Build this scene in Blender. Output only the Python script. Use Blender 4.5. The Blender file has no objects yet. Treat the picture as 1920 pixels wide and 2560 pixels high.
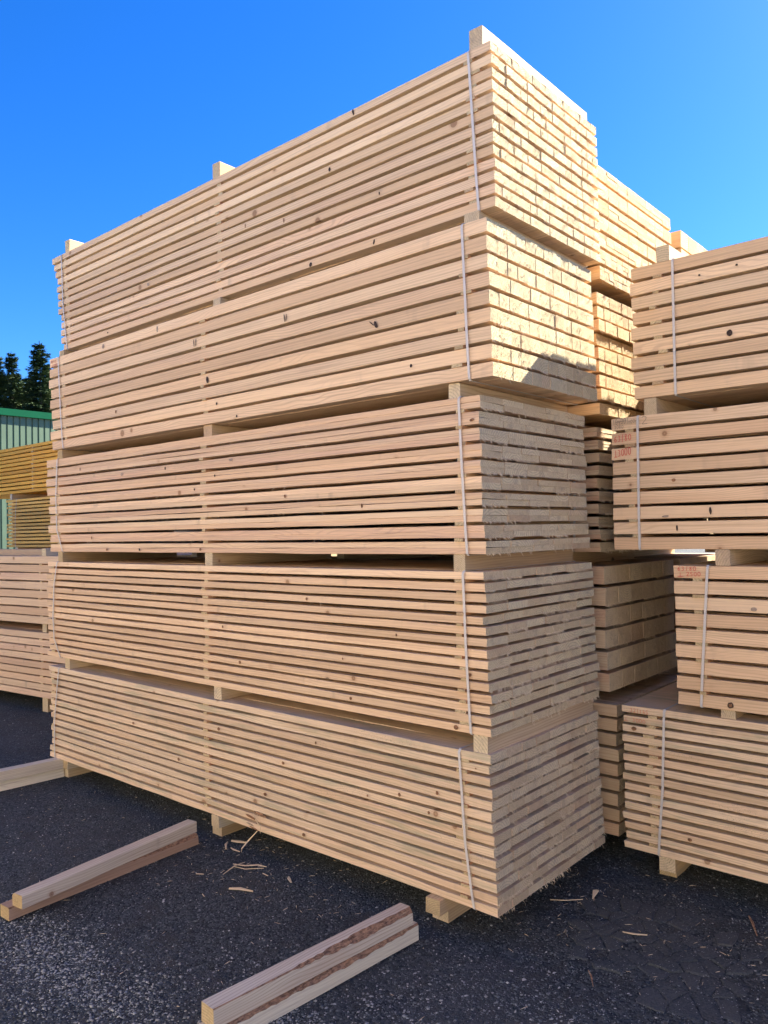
import bpy, math, random
import numpy as np
from mathutils import Vector, Matrix, noise as mnoise

R = math.radians
scene = bpy.context.scene
COL = scene.collection

# ------------------------------------------------------------------ camera
cam_d = bpy.data.cameras.new('camera')
cam = bpy.data.objects.new('camera', cam_d)
COL.objects.link(cam)
cam_d.sensor_fit = 'HORIZONTAL'
cam_d.sensor_width = 36.0
cam_d.lens = 1969.2 / 1920 * 36.0
cam_d.clip_start = 0.05
cam_d.clip_end = 2500
_yaw, _pit, _rol = R(40.9256), R(1.3252), R(-1.118)
_f = Vector((-math.sin(_yaw) * math.cos(_pit), math.cos(_yaw) * math.cos(_pit), math.sin(_pit)))
_r = Vector((math.cos(_yaw), math.sin(_yaw), 0))
_u = _r.cross(_f)
_r2 = _r * math.cos(_rol) + _u * math.sin(_rol)
_u2 = _u * math.cos(_rol) - _r * math.sin(_rol)
cam.matrix_world = Matrix(((_r2.x, _u2.x, -_f.x, 1.8203), (_r2.y, _u2.y, -_f.y, -2.8069), (_r2.z, _u2.z, -_f.z, 1.8), (0, 0, 0, 1)))
scene.camera = cam

# ------------------------------------------------------------------ sky and sun
SUN = Vector((0.227, 0.756, 0.614)).normalized()
EL = math.asin(SUN.z)
AZ = math.atan2(SUN.x, SUN.y)
world = bpy.data.worlds.new('World')
scene.world = world
world.use_nodes = True
wn = world.node_tree
wn.nodes.clear()
sky = wn.nodes.new('ShaderNodeTexSky')
sky.sky_type = 'NISHITA'
sky.sun_disc = False
sky.sun_elevation = EL
sky.sun_rotation = AZ
sky.altitude = 700
sky.air_density = 1.0
sky.dust_density = 0.6
sky.ozone_density = 2.0
hs = wn.nodes.new('ShaderNodeHueSaturation')
hs.inputs['Saturation'].default_value = 1.4
bg = wn.nodes.new('ShaderNodeBackground')
bg.inputs['Strength'].default_value = 0.0715
wo = wn.nodes.new('ShaderNodeOutputWorld')
wn.links.new(sky.outputs[0], hs.inputs['Color'])
tint = wn.nodes.new('ShaderNodeMix')
tint.data_type = 'RGBA'
tint.blend_type = 'MULTIPLY'
tint.inputs[0].default_value = 1.0
tint.inputs[7].default_value = (0.36, 0.53, 0.80, 1.0)
wn.links.new(hs.outputs[0], tint.inputs[6])
wn.links.new(tint.outputs[2], bg.inputs['Color'])
wn.links.new(bg.outputs[0], wo.inputs['Surface'])
sun_d = bpy.data.lights.new('sun', 'SUN')
sun_d.energy = 5.0
sun_d.angle = R(0.53)
sun_d.color = (1.0, 0.92, 0.75)
sun = bpy.data.objects.new('sun', sun_d)
COL.objects.link(sun)
sun.location = SUN * 40
sun.rotation_euler = SUN.to_track_quat('Z', 'Y').to_euler()

vs = scene.view_settings
vs.view_transform = 'Standard'
vs.look = 'None'
vs.exposure = 2.36
vs.gamma = 1.0
vs.use_curve_mapping = False
scene.cycles.max_bounces = 6
scene.cycles.diffuse_bounces = 3

# ------------------------------------------------------------------ node helpers
class NT:
    def __init__(s, name):
        s.m = bpy.data.materials.new(name)
        s.m.use_nodes = True
        s.t = s.m.node_tree
        s.t.nodes.clear()
        s.out = s.n('ShaderNodeOutputMaterial')
        s.b = s.n('ShaderNodeBsdfPrincipled')
        s.l(s.b.outputs[0], s.out.inputs['Surface'])

    def n(s, t, **k):
        x = s.t.nodes.new(t)
        for a, v in k.items():
            setattr(x, a, v)
        return x

    def l(s, a, b):
        s.t.links.new(a, b)

    def setv(s, sock, v):
        if isinstance(v, bpy.types.NodeSocket):
            s.l(v, sock)
        else:
            sock.default_value = v

    def math(s, op, a, b=0.0, c=None, clamp=False):
        x = s.n('ShaderNodeMath', operation=op, use_clamp=clamp)
        s.setv(x.inputs[0], a)
        s.setv(x.inputs[1], b)
        if c is not None:
            s.setv(x.inputs[2], c)
        return x.outputs[0]

    def vmath(s, op, a, b):
        x = s.n('ShaderNodeVectorMath', operation=op)
        s.setv(x.inputs[0], a)
        s.setv(x.inputs[1], b)
        return x.outputs['Vector'] if op not in ('LENGTH', 'DOT_PRODUCT') else x.outputs['Value']

    def mix(s, f, a, b, mode='MIX'):
        x = s.n('ShaderNodeMix', data_type='RGBA', blend_type=mode)
        s.setv(x.inputs[0], f)
        s.setv(x.inputs[6], (*a, 1) if isinstance(a, tuple) and len(a) == 3 else a)
        s.setv(x.inputs[7], (*b, 1) if isinstance(b, tuple) and len(b) == 3 else b)
        return x.outputs[2]

    def ramp(s, f, lo, hi, a=0.0, b=1.0):
        x = s.n('ShaderNodeMapRange', interpolation_type='SMOOTHSTEP')
        s.setv(x.inputs[0], f)
        x.inputs[1].default_value = lo
        x.inputs[2].default_value = hi
        x.inputs[3].default_value = a
        x.inputs[4].default_value = b
        return x.outputs[0]

    def noise(s, vec, scale=1.0, detail=3.0, rough=0.55, dist=0.0):
        x = s.n('ShaderNodeTexNoise')
        s.setv(x.inputs['Vector'], vec)
        x.inputs['Scale'].default_value = scale
        x.inputs['Detail'].default_value = detail
        x.inputs['Roughness'].default_value = rough
        x.inputs['Distortion'].default_value = dist
        return x.outputs[0]

    def voro(s, vec, scale, feature='F1'):
        x = s.n('ShaderNodeTexVoronoi', feature=feature)
        s.setv(x.inputs['Vector'], vec)
        x.inputs['Scale'].default_value = scale
        return x

    def bump(s, h, strength, dist=0.002):
        x = s.n('ShaderNodeBump')
        x.inputs['Strength'].default_value = strength
        x.inputs['Distance'].default_value = dist
        s.setv(x.inputs['Height'], h)
        s.l(x.outputs[0], s.b.inputs['Normal'])

    def fin(s, col, rough=0.75, spec=0.25):
        s.setv(s.b.inputs['Base Color'], (*col, 1) if isinstance(col, tuple) and len(col) == 3 else col)
        s.setv(s.b.inputs['Roughness'], rough)
        s.b.inputs['Specular IOR Level'].default_value = spec
        return s.m


def obj_coords(T):
    tc = T.n('ShaderNodeTexCoord')
    oi = T.n('ShaderNodeObjectInfo')
    r1 = oi.outputs['Random']
    r2 = T.math('FRACT', T.math('MULTIPLY', r1, 13.71))
    r3 = T.math('FRACT', T.math('MULTIPLY', r1, 57.37))
    cb = T.n('ShaderNodeCombineXYZ')
    T.l(T.math('MULTIPLY', r1, 61.0), cb.inputs[0])
    T.l(T.math('MULTIPLY', r2, 23.0), cb.inputs[1])
    T.l(T.math('MULTIPLY', r3, 17.0), cb.inputs[2])
    P = T.vmath('ADD', tc.outputs['Object'], cb.outputs[0])
    return tc.outputs['Object'], P, r1, r2, r3


def wood_side(name, ca, cb_, stain=0.0, knots=1.0, dark=1.0, tint=(0.62, 0.34, 0.22), dirt=0.35):
    """long faces of sawn softwood: streaks, growth lines, knots, saw dirt"""
    T = NT(name)
    O, P, r1, r2, r3 = obj_coords(T)
    broad = T.noise(T.vmath('MULTIPLY', P, (0.9, 5, 9)), 1.0, 2)
    streak = T.noise(T.vmath('MULTIPLY', P, (1.6, 95, 120)), 1.0, 4, 0.6)
    warp = T.noise(T.vmath('MULTIPLY', P, (1.3, 3, 5)), 1.0, 2, 0.5)
    sp = T.n('ShaderNodeSeparateXYZ')
    T.l(O, sp.inputs[0])
    ringc = T.math('ADD', T.math('ADD', T.math('MULTIPLY', sp.outputs[2], 1.0), T.math('MULTIPLY', sp.outputs[1], 0.7)),
                   T.math('MULTIPLY', warp, T.math('MULTIPLY_ADD', r2, 0.22, 0.03)))
    rings = T.math('SINE', T.math('MULTIPLY', ringc, 480.0))
    rings = T.ramp(rings, 0.1, 1.0)
    f = T.math('ADD', T.math('MULTIPLY', broad, 0.9), T.math('MULTIPLY', r1, 0.9))
    f = T.ramp(f, 0.35, 1.25)
    col = T.mix(f, ca, cb_)
    # a share of the boards is pinker / darker heartwood
    pk = T.math('MULTIPLY', T.ramp(r3, 0.4, 1.0), T.ramp(broad, 0.3, 0.7))
    col = T.mix(T.math('MULTIPLY', pk, 0.6), col, tint)
    col = T.mix(T.math('MULTIPLY', T.ramp(streak, 0.42, 0.72), 0.42), col, tuple(c * 0.62 for c in tint))
    col = T.mix(T.math('MULTIPLY', rings, T.math('MULTIPLY_ADD', r3, 0.42, 0.08)), col, tuple(c * 0.72 for c in tint))
    col = T.mix(T.math('MULTIPLY', T.ramp(T.noise(T.vmath('MULTIPLY', P, (7, 1, 2.2)), 1.0, 3, 0.6), 0.62, 0.8), dirt),
                col, (0.26, 0.19, 0.15))
    if stain:
        st = T.noise(T.vmath('MULTIPLY', P, (2.2, 8, 16)), 1.0, 4, 0.65)
        col = T.mix(T.math('MULTIPLY', T.ramp(st, 0.5, 0.72), stain), col, (0.27, 0.29, 0.20))
        sp2 = T.noise(P, 240.0, 2, 0.6)
        pm = T.ramp(T.noise(P, 2.5, 2), 0.52, 0.66)
        col = T.mix(T.math('MULTIPLY', T.math('MULTIPLY', T.ramp(sp2, 0.6, 0.68), pm), 0.6), col, (0.10, 0.09, 0.08))
    # knots
    v = T.voro(T.vmath('ADD', P, T.vmath('MULTIPLY', T.n('ShaderNodeTexNoise').outputs['Color'], (0.0, 0.0, 0.0))), 6.5)
    sc = T.n('ShaderNodeSeparateXYZ')
    T.l(v.outputs['Color'], sc.inputs[0])
    kr = T.math('MULTIPLY', T.math('MULTIPLY_ADD', sc.outputs[0], 0.11, 0.03), knots)
    kd = T.math('SUBTRACT', v.outputs['Distance'], kr)
    on = T.math('GREATER_THAN', sc.outputs[1], 0.66)
    halo = T.math('MULTIPLY', T.ramp(kd, 0.10, 0.0), on)
    core = T.math('MULTIPLY', T.ramp(kd, 0.012, -0.012), on)
    col = T.mix(T.math('MULTIPLY', halo, 0.26), col, (0.40, 0.21, 0.11))
    kring = T.ramp(T.math('SINE', T.math('MULTIPLY', v.outputs['Distance'], 260.0)), -0.2, 0.9)
    kc = T.mix(kring, (0.17, 0.075, 0.035), (0.34, 0.17, 0.085))
    kc = T.mix(T.math('GREATER_THAN', sc.outputs[2], 0.86), kc, (0.06, 0.04, 0.035))
    col = T.mix(T.math('MULTIPLY', core, 0.68), col, kc)
    lv = T.math('MULTIPLY_ADD', r2, 0.26, 0.87)
    lc = T.n('ShaderNodeCombineXYZ')
    for k_ in range(3):
        T.l(lv, lc.inputs[k_])
    col = T.mix(1.0, col, lc.outputs[0], 'MULTIPLY')
    T.bump(T.math('ADD', streak, T.noise(T.vmath('MULTIPLY', P, (420, 30, 60)), 1.0, 2)), 0.35, 0.0015)
    return T.fin(col, 0.72, 0.25)


def wood_end(name, ca, cb_, dark=1.0):
    """sawn end grain: growth rings about a pith that sits elsewhere in every board, rough saw fuzz"""
    T = NT(name)
    O, P, r1, r2, r3 = obj_coords(T)
    sp = T.n('ShaderNodeSeparateXYZ')
    T.l(O, sp.inputs[0])
    y = T.math('ADD', sp.outputs[1], T.math('MULTIPLY_ADD', r2, 0.22, -0.11))
    z = T.math('ADD', sp.outputs[2], T.math('MULTIPLY_ADD', r3, 0.24, -0.12))
    d = T.math('SQRT', T.math('ADD', T.math('MULTIPLY', y, y), T.math('MULTIPLY', z, z)))
    d = T.math('ADD', d, T.math('MULTIPLY', T.noise(P, 14.0, 3), 0.012))
    rings = T.ramp(T.math('SINE', T.math('MULTIPLY', d, T.math('MULTIPLY_ADD', r1, 420.0, 420.0))), 0.0, 1.0)
    patch = T.noise(P, 17.0, 4, 0.6)
    fuzz = T.noise(T.vmath('MULTIPLY', P, (40, 150, 95)), 1.0, 5, 0.75)
    f = T.math('ADD', T.math('MULTIPLY', r1, 0.7), T.math('MULTIPLY', patch, 0.7))
    col = T.mix(T.ramp(f, 0.3, 1.1), ca, cb_)
    col = T.mix(T.math('MULTIPLY', rings, 0.40), col, tuple(c * 0.6 for c in cb_))
    col = T.mix(T.math('MULTIPLY', T.ramp(patch, 0.52, 0.72), 0.38), col, (0.40, 0.31, 0.24))
    hot = T.ramp(r2, 0.90, 0.97)
    col = T.mix(T.math('MULTIPLY', hot, 0.25), col, (0.50, 0.22, 0.13))
    col = T.mix(T.math('MULTIPLY', T.ramp(fuzz, 0.52, 0.68), 0.5), col, tuple(c * 0.48 for c in cb_))
    col = T.mix(T.math('MULTIPLY', T.ramp(fuzz, 0.48, 0.30), 0.35), col, tuple(min(.85, c * 1.15) for c in ca))
    if dark != 1.0:
        col = T.mix(1.0, col, (dark, dark, dark), 'MULTIPLY')
    saw = T.noise(T.vmath('MULTIPLY', P, (10, 180, 500)), 1.0, 2)
    T.bump(T.math('ADD', T.math('MULTIPLY', fuzz, 1.0), T.math('ADD', T.math('MULTIPLY', saw, 0.5), T.math('MULTIPLY', patch, 1.0))), 1.0, 0.007)
    return T.fin(col, 0.85, 0.15)


PALE = ((0.71, 0.50, 0.315), (0.59, 0.385, 0.215))
M = {}
M['warm'] = wood_side('sawn wood warm', (0.83, 0.605, 0.385), (0.73, 0.50, 0.30), tint=(0.64, 0.42, 0.28))
M['pink'] = wood_side('sawn wood pinkish', (0.80, 0.585, 0.38), (0.70, 0.475, 0.295), dirt=0.5, knots=1.15, tint=(0.64, 0.41, 0.30))
M['straw'] = wood_side('sawn wood straw', (0.82, 0.60, 0.395), (0.72, 0.495, 0.31), tint=(0.66, 0.42, 0.25))
M['aged'] = wood_side('sawn wood with blue stain', (0.78, 0.60, 0.42), (0.68, 0.49, 0.33), stain=0.5, knots=1.25, tint=(0.62, 0.42, 0.25))
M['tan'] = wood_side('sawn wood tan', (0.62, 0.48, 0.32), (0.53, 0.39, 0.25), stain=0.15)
M['orange'] = wood_side('sawn wood orange', (0.72, 0.50, 0.27), (0.64, 0.41, 0.19))
M['yellow'] = wood_side('treated wood yellow', (0.98, 0.51, 0.08), (0.92, 0.43, 0.06), tint=(0.60, 0.28, 0.05))
M['olive'] = wood_side('treated wood yellow green', (0.94, 0.54, 0.13), (0.80, 0.47, 0.13), stain=0.3, tint=(0.45, 0.27, 0.07))
M['beam'] = wood_side('sawn beam wood', (0.66, 0.50, 0.32), (0.54, 0.38, 0.22), tint=(0.52, 0.32, 0.18))
M['greybeam'] = wood_side('weathered beam wood', (0.77, 0.69, 0.54), (0.66, 0.57, 0.43), tint=(0.52, 0.35, 0.25), dirt=0.4)
M['brownbeam'] = wood_side('brown damp beam wood', (0.50, 0.35, 0.25), (0.42, 0.27, 0.18), tint=(0.42, 0.24, 0.15))
M['spacer'] = wood_side('spacer wood', (0.62, 0.41, 0.23), (0.55, 0.28, 0.14), tint=(0.55, 0.22, 0.10), knots=0.0)
M['end_gold_sunlit'] = wood_end('end grain golden darkened for sun', (0.71, 0.60, 0.375), (0.56, 0.455, 0.275))  # golden end grain, darkened in colour to offset sun on the top packs
M['end'] = wood_end('end grain pale', (0.83, 0.69, 0.45), (0.71, 0.55, 0.34))
M['end_brown'] = wood_end('end grain tan', (0.80, 0.65, 0.44), (0.66, 0.50, 0.32))
M['end_orange'] = wood_end('end grain orange', (0.72, 0.56, 0.34), (0.58, 0.42, 0.23))
M['end_yellow'] = wood_end('end grain yellow', (0.75, 0.48, 0.12), (0.60, 0.34, 0.08))

T = NT('splinter wood')
T.setv(T.b.inputs['Subsurface Weight'], 0.0)
gi = T.n('ShaderNodeNewGeometry')
M['splinter'] = T.fin(T.mix(gi.outputs['Random Per Island'], (0.80, 0.66, 0.46), (0.58, 0.42, 0.26)), 0.8, 0.1)

T = NT('bark')
tc = T.n('ShaderNodeTexCoord')
nb = T.noise(T.vmath('MULTIPLY', tc.outputs['Object'], (40, 120, 120)), 1.0, 5, 0.75)
c = T.mix(T.ramp(nb, 0.35, 0.62), (0.13, 0.075, 0.05), (0.44, 0.25, 0.15))
c = T.mix(T.ramp(T.noise(T.vmath('MULTIPLY', tc.outputs['Object'], (9, 30, 30)), 1.0, 3), 0.6, 0.7), c, (0.50, 0.38, 0.24))
T.bump(nb, 1.0, 0.006)
M['bark'] = T.fin(c, 0.9, 0.1)

T = NT('strap plastic')
T.b.inputs['Alpha'].default_value = 0.82
M['strap'] = T.fin((0.66, 0.62, 0.60), 0.4, 0.4)

def plain(name, col, rough=0.7, spec=0.3, var=0.0, vs_=3.0):
    T = NT(name)
    if var:
        tc = T.n('ShaderNodeTexCoord')
        k = T.noise(tc.outputs['Object'], vs_, 4, 0.6)
        col = T.mix(T.ramp(k, 0.3, 0.7), tuple(c * (1 - var) for c in col), tuple(min(1, c * (1 + var)) for c in col))
    return T.fin(col, rough, spec)

M['bounce_pale'] = wood_side('pale bounce row wood', (0.72, 0.65, 0.55), (0.62, 0.55, 0.45), tint=(0.6, 0.48, 0.38))  # pale neutral tone keeps the bounce from the added row neutral
M['red'] = plain('red crayon', (0.62, 0.045, 0.05), 0.8)
M['fadered'] = plain('faded red crayon', (0.60, 0.17, 0.11), 0.8)
M['pencil'] = plain('pencil', (0.12, 0.10, 0.10), 0.8)
M['knot'] = plain('dark knot', (0.055, 0.035, 0.028), 0.7, 0.2, 0.5, 90)
M['knotbrown'] = plain('brown knot', (0.22, 0.11, 0.06), 0.7, 0.2, 0.5, 90)
M['dirtmark'] = plain('grey dirt mark', (0.36, 0.27, 0.21), 0.8, 0.2, 0.3, 60)
M['wall_green'] = plain('green cladding', (0.10, 0.155, 0.098), 0.5, 0.4, 0.08, 0.8)
M['trim_green'] = plain('dark green fascia', (0.0, 0.085, 0.038), 0.6, 0.08, 0.05)
M['roof_green'] = plain('roof sheet', (0.05, 0.12, 0.09), 0.5)

# ------------------------------------------------------------------ object helpers
def new_obj(name, mesh, parent=None, loc=(0, 0, 0), rot=None):
    o = bpy.data.objects.new(name, mesh)
    COL.objects.link(o)
    if parent is not None:
        o.parent = parent
    o.location = loc
    if rot is not None:
        o.rotation_euler = rot
    return o


def tag(o, label, cat, group=None):
    o['label'] = label
    o['category'] = cat
    if group:
        o['group'] = group
    return o


def mesh_of(name, verts, faces, mats, mi=None, smooth=False):
    me = bpy.data.meshes.new(name)
    me.from_pydata([tuple(v) for v in verts], [], faces)
    for m in mats:
        me.materials.append(m)
    if mi is not None:
        me.polygons.foreach_set('material_index', mi)
    if smooth:
        me.polygons.foreach_set('use_smooth', [True] * len(me.polygons))
    me.update()
    return me


def board_mesh(name, L, w, t, mats, rg, seg=1, ch=0.0, wav=0.0, bow=0.0, fray=0.0):
    """a board along X centred on the origin; slot 0 long faces, slot 1 the sawn ends"""
    hy, hz = w / 2, t / 2
    if ch > 0:
        ring = [(-hy, -hz + ch), (-hy + ch, -hz), (hy - ch, -hz), (hy, -hz + ch), (hy, hz - ch), (hy - ch, hz), (-hy + ch, hz), (-hy, hz - ch)]
    else:
        ring = [(-hy, -hz), (hy, -hz), (hy, hz), (-hy, hz)]
    k = len(ring)
    vs_, fs, mi = [], [], []
    ph = rg.random() * 6.28
    s1, s2 = rg.random() * 50, rg.random() * 50
    bz = (rg.random() - .5) * 2 * bow
    for i in range(seg + 1):
        u = i / seg
        x = (u - .5) * L
        dz = bz * (1 - (2 * u - 1) ** 2)
        for j, (a, b) in enumerate(ring):
            wy = wz = 0.0
            if wav:
                wy = mnoise.noise(Vector((x * 2.5 + s1, j * 3.1, 0))) * wav
                wz = mnoise.noise(Vector((x * 3.5 + s2, j * 1.7, 9))) * wav
            fx = (rg.random() - .5) * fray if i in (0, seg) else 0
            vs_.append((x + fx, a + wy, b + wz + dz))
    for i in range(seg):
        for j in range(k):
            a, b = i * k + j, i * k + (j + 1) % k
            fs.append((a, a + k, b + k, b))
            mi.append(0)
    fs.append(tuple(range(k)))
    mi.append(1)
    fs.append(tuple(reversed(range(seg * k, seg * k + k))))
    mi.append(1)
    return mesh_of(name, vs_, fs, mats, mi)


def slivers(name, roots, rg, parent, mat, lmin=0.005, lmax=0.027, wid=0.0015, out=(1, 0, 0)):
    """thin torn fibres hanging off the sawn edges"""
    vs_, fs = [], []
    O = Vector(out)
    side = Vector((-O.y, O.x, 0))
    for p in roots:
        p = Vector(p)
        d = Vector((0, 0, -1)) * rg.uniform(.5, 1) + O * rg.uniform(0.05, .6) + side * rg.gauss(.22, .42)
        d.normalize()
        L = lmin + (lmax - lmin) * rg.random() ** 2.2
        w = wid * rg.uniform(.6, 1.4)
        a = side * w
        b = d.cross(side).normalized() * w * .7
        bend = side * rg.uniform(-.25, .25) * L + O * rg.uniform(-.1, .2) * L
        m = p + d * L * .55 + bend * .35
        tip = p + d * L + bend
        n = len(vs_)
        vs_ += [p - a, p + a, p + b, m - a * .8, m + a * .8, m + b * .8, tip]
        fs += [(n, n + 1, n + 4, n + 3), (n + 1, n + 2, n + 5, n + 4), (n + 2, n, n + 3, n + 5), (n + 3, n + 4, n + 6), (n + 4, n + 5, n + 6), (n + 5, n + 3, n + 6)]
    o = new_obj(name, mesh_of(name, vs_, fs, [mat]), parent)
    o['kind'] = 'stuff'
    return o


def ribbon(name, path, width, wdir, mat, parent, th=0.0009):
    """a closed plastic strap: path is a list of points round the pack, wdir the width direction"""
    n = len(path)
    W = Vector(wdir)
    P_ = [Vector(p) for p in path]
    cen = sum(P_, Vector()) / n
    vs_, fs = [], []
    for i, p in enumerate(P_):
        t = (P_[(i + 1) % n] - P_[i - 1]).normalized()
        nrm = t.cross(W).normalized()
        if nrm.dot(p - cen) < 0:
            nrm = -nrm
        for s, h in ((-1, 0), (1, 0), (1, 1), (-1, 1)):
            vs_.append(p + W * s * width / 2 + nrm * h * th)
    for i in range(n):
        a, b = i * 4, ((i + 1) % n) * 4
        for j in range(4):
            fs.append((a + j, a + (j + 1) % 4, b + (j + 1) % 4, b + j))
    return new_obj(name, mesh_of(name, vs_, fs, [mat]), parent)


GLYPH = {
    '0': [[(.5, 1), (.15, .85), (.05, .5), (.2, .12), (.5, 0), (.85, .2), (.95, .55), (.8, .88), (.5, 1)]],
    '1': [[(.3, .75), (.55, 1), (.5, 0)]],
    '2': [[(.1, .8), (.4, 1), (.8, .85), (.75, .55), (.1, .05), (.2, .0), (.95, .05)]],
    '3': [[(.1, .9), (.5, 1), (.85, .8), (.4, .55), (.85, .35), (.6, .02), (.1, .08)]],
    '4': [[(.55, 1), (.1, .4), (.9, .38)], [(.7, .7), (.65, 0)]],
    '5': [[(.9, 1), (.3, .98), (.2, .6), (.7, .6), (.85, .3), (.6, .02), (.1, .08)]],
    '6': [[(.8, 1), (.3, .7), (.08, .3), (.3, 0), (.75, .08), (.8, .38), (.45, .5), (.12, .3)]],
    '7': [[(.05, .95), (.9, 1), (.4, 0)], [(.25, .5), (.75, .52)]],
    '8': [[(.5, .52), (.15, .78), (.5, 1), (.82, .8), (.5, .52), (.1, .22), (.45, 0), (.88, .22), (.5, .52)]],
    '/': [[(.6, 1.1), (.35, -.1)]],
    'L': [[(0, 0.02), (1.1, 0.06)], [(.55, 1), (.5, .03)]],
    'n': [[(.1, .6), (.12, 0)], [(.1, .45), (.5, .6), (.75, .4), (.8, 0)]],
    '-': [[(-.2, .5), (1.6, .62)]],
    ' ': [],
}


def handwriting(text, parent, x, z, h, adv, mat, y, lw=0.0026, slope=0.0, name='handwriting'):
    rg = random.Random(text + str(round(x, 3)))
    vs_, fs = [], []
    for ci, chh in enumerate(text):
        ox = x + ci * adv + rg.uniform(-.001, .001)
        oz = z + ci * adv * slope + rg.uniform(-.001, .001)
        hh = h * rg.uniform(.9, 1.08)
        for st in GLYPH[chh]:
            pts = []
            for i in range(len(st) - 1):
                for q in range(4):
                    u = q / 4
                    pts.append((st[i][0] * (1 - u) + st[i + 1][0] * u, st[i][1] * (1 - u) + st[i + 1][1] * u))
            pts.append(st[-1])
            # soften the corners of the stroke
            for _ in range(3):
                pts = [pts[0]] + [((pts[i - 1][0] + 2 * pts[i][0] + pts[i + 1][0]) / 4, (pts[i - 1][1] + 2 * pts[i][1] + pts[i + 1][1]) / 4) for i in range(1, len(pts) - 1)] + [pts[-1]]
            P2 = [Vector((ox + p[0] * adv * .78, 0, oz + p[1] * hh)) for p in pts]
            n0 = len(vs_)
            for i, p in enumerate(P2):
                d = (P2[min(i + 1, len(P2) - 1)] - P2[max(i - 1, 0)])
                d = d.normalized() if d.length > 1e-9 else Vector((1, 0, 0))
                nn = Vector((-d.z, 0, d.x)) * lw / 2
                vs_ += [(p.x - nn.x, y, p.z - nn.z), (p.x + nn.x, y, p.z + nn.z)]
            for i in range(len(P2) - 1):
                a = n0 + i * 2
                fs.append((a, a + 1, a + 3, a + 2))
    return new_obj(name, mesh_of(name, vs_, fs, [mat]), parent)


def disc(name, parent, x, y, z, a, b, tilt, mat, axis='y', th=0.0006, n=14, rg=None):
    """a knot or mark: a thin oval slip set into the face of a board"""
    rg = rg or random.Random(int(x * 1000 + z * 777))
    vs_ = []
    for s in (0, 1):
        for i in range(n):
            t = i / n * 2 * math.pi
            k = 1 + rg.uniform(-.14, .14)
            u, v = math.cos(t) * a * k, math.sin(t) * b * k
            uu, vv = u * math.cos(tilt) - v * math.sin(tilt), u * math.sin(tilt) + v * math.cos(tilt)
            vs_.append((x + uu, y + (th if s else -th), z + vv))
    fs = [tuple(range(n)), tuple(reversed(range(n, 2 * n)))]
    fs += [(i, n + i, n + (i + 1) % n, (i + 1) % n) for i in range(n)]
    return new_obj(name, mesh_of(name, vs_, fs, [mat]), parent)


# ------------------------------------------------------------------ ground
def build_ground():
    def axis(c0, c1, fine, far):
        a = list(np.arange(c0, c1, fine))
        step, x, hi = fine, c1, []
        while x < far:
            hi.append(x); step *= 1.35; x += step
        hi.append(far)
        step, x, lo = fine, c0 - fine, []
        while x > -far:
            lo.append(x); step *= 1.35; x -= step
        lo.append(-far)
        return np.array(sorted(lo) + a + hi)
    xs, ys = axis(-7.5, 2.0, 0.04, 900), axis(-2.4, 2.2, 0.04, 900)
    nx, ny = len(xs), len(ys)
    V = []
    for yv in ys:
        for xv in xs:
            z = 0.0
            if -12 < xv < 6 and -6 < yv < 6:
                z = mnoise.noise(Vector((xv * 1.1, yv * 1.1, 0))) * 0.010 + mnoise.noise(Vector((xv * 7, yv * 7, 3))) * 0.004 + mnoise.noise(Vector((xv * 19, yv * 19, 5))) * 0.003
            V.append((xv, yv, z + 0.029))
    F = [(j * nx + i, j * nx + i + 1, (j + 1) * nx + i + 1, (j + 1) * nx + i) for j in range(ny - 1) for i in range(nx - 1)]
    T = NT('crushed asphalt')
    tc = T.n('ShaderNodeTexCoord')
    P = tc.outputs['Object']
    big = T.noise(P, 0.9, 4, 0.6)
    mid = T.noise(P, 7.0, 5, 0.65)
    v = T.voro(T.vmath('ADD', P, T.vmath('MULTIPLY', T.n('ShaderNodeTexNoise').outputs['Color'], (0, 0, 0))), 85.0)
    v2 = T.voro(P, 190.0)
    s = T.n('ShaderNodeSeparateXYZ')
    T.l(v.outputs['Color'], s.inputs[0])
    s2 = T.n('ShaderNodeSeparateXYZ')
    T.l(v2.outputs['Color'], s2.inputs[0])
    c = T.mix(s.outputs[0], (0.017, 0.022, 0.027), (0.082, 0.092, 0.098))
    c = T.mix(T.ramp(mid, 0.45, 0.7), c, (0.050, 0.050, 0.052))
    c = T.mix(T.math('MULTIPLY', T.ramp(big, 0.45, 0.7), 0.5), c, (0.078, 0.082, 0.086))
    c = T.mix(T.math('MULTIPLY', T.math('GREATER_THAN', s2.outputs[1], 0.965), T.ramp(v2.outputs['Distance'], 0.55, 0.35)), c, (0.30, 0.30, 0.31))
    c = T.mix(T.math('MULTIPLY', T.math('GREATER_THAN', s.outputs[1], 0.985), T.ramp(v.outputs['Distance'], 0.5, 0.3)), c, (0.36, 0.35, 0.34))
    h = T.math('ADD', T.math('MULTIPLY', T.math('SUBTRACT', 1.0, v.outputs['Distance']), 1.0), T.math('MULTIPLY', T.math('SUBTRACT', 1.0, v2.outputs['Distance']), 0.5))
    h = T.math('ADD', h, T.math('MULTIPLY', mid, 1.5))
    T.bump(h, 0.9, 0.006)
    m = T.fin(c, 0.85, 0.25)
    o = new_obj('ground', mesh_of('ground', V, F, [m], smooth=True))
    o['kind'] = 'structure'
    return o, m


ground, GROUND_MAT = build_ground()


def gz(x, y):
    return mnoise.noise(Vector((x * 1.1, y * 1.1, 0))) * 0.010 + mnoise.noise(Vector((x * 7, y * 7, 3))) * 0.004 + mnoise.noise(Vector((x * 19, y * 19, 5))) * 0.003 + 0.029


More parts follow.
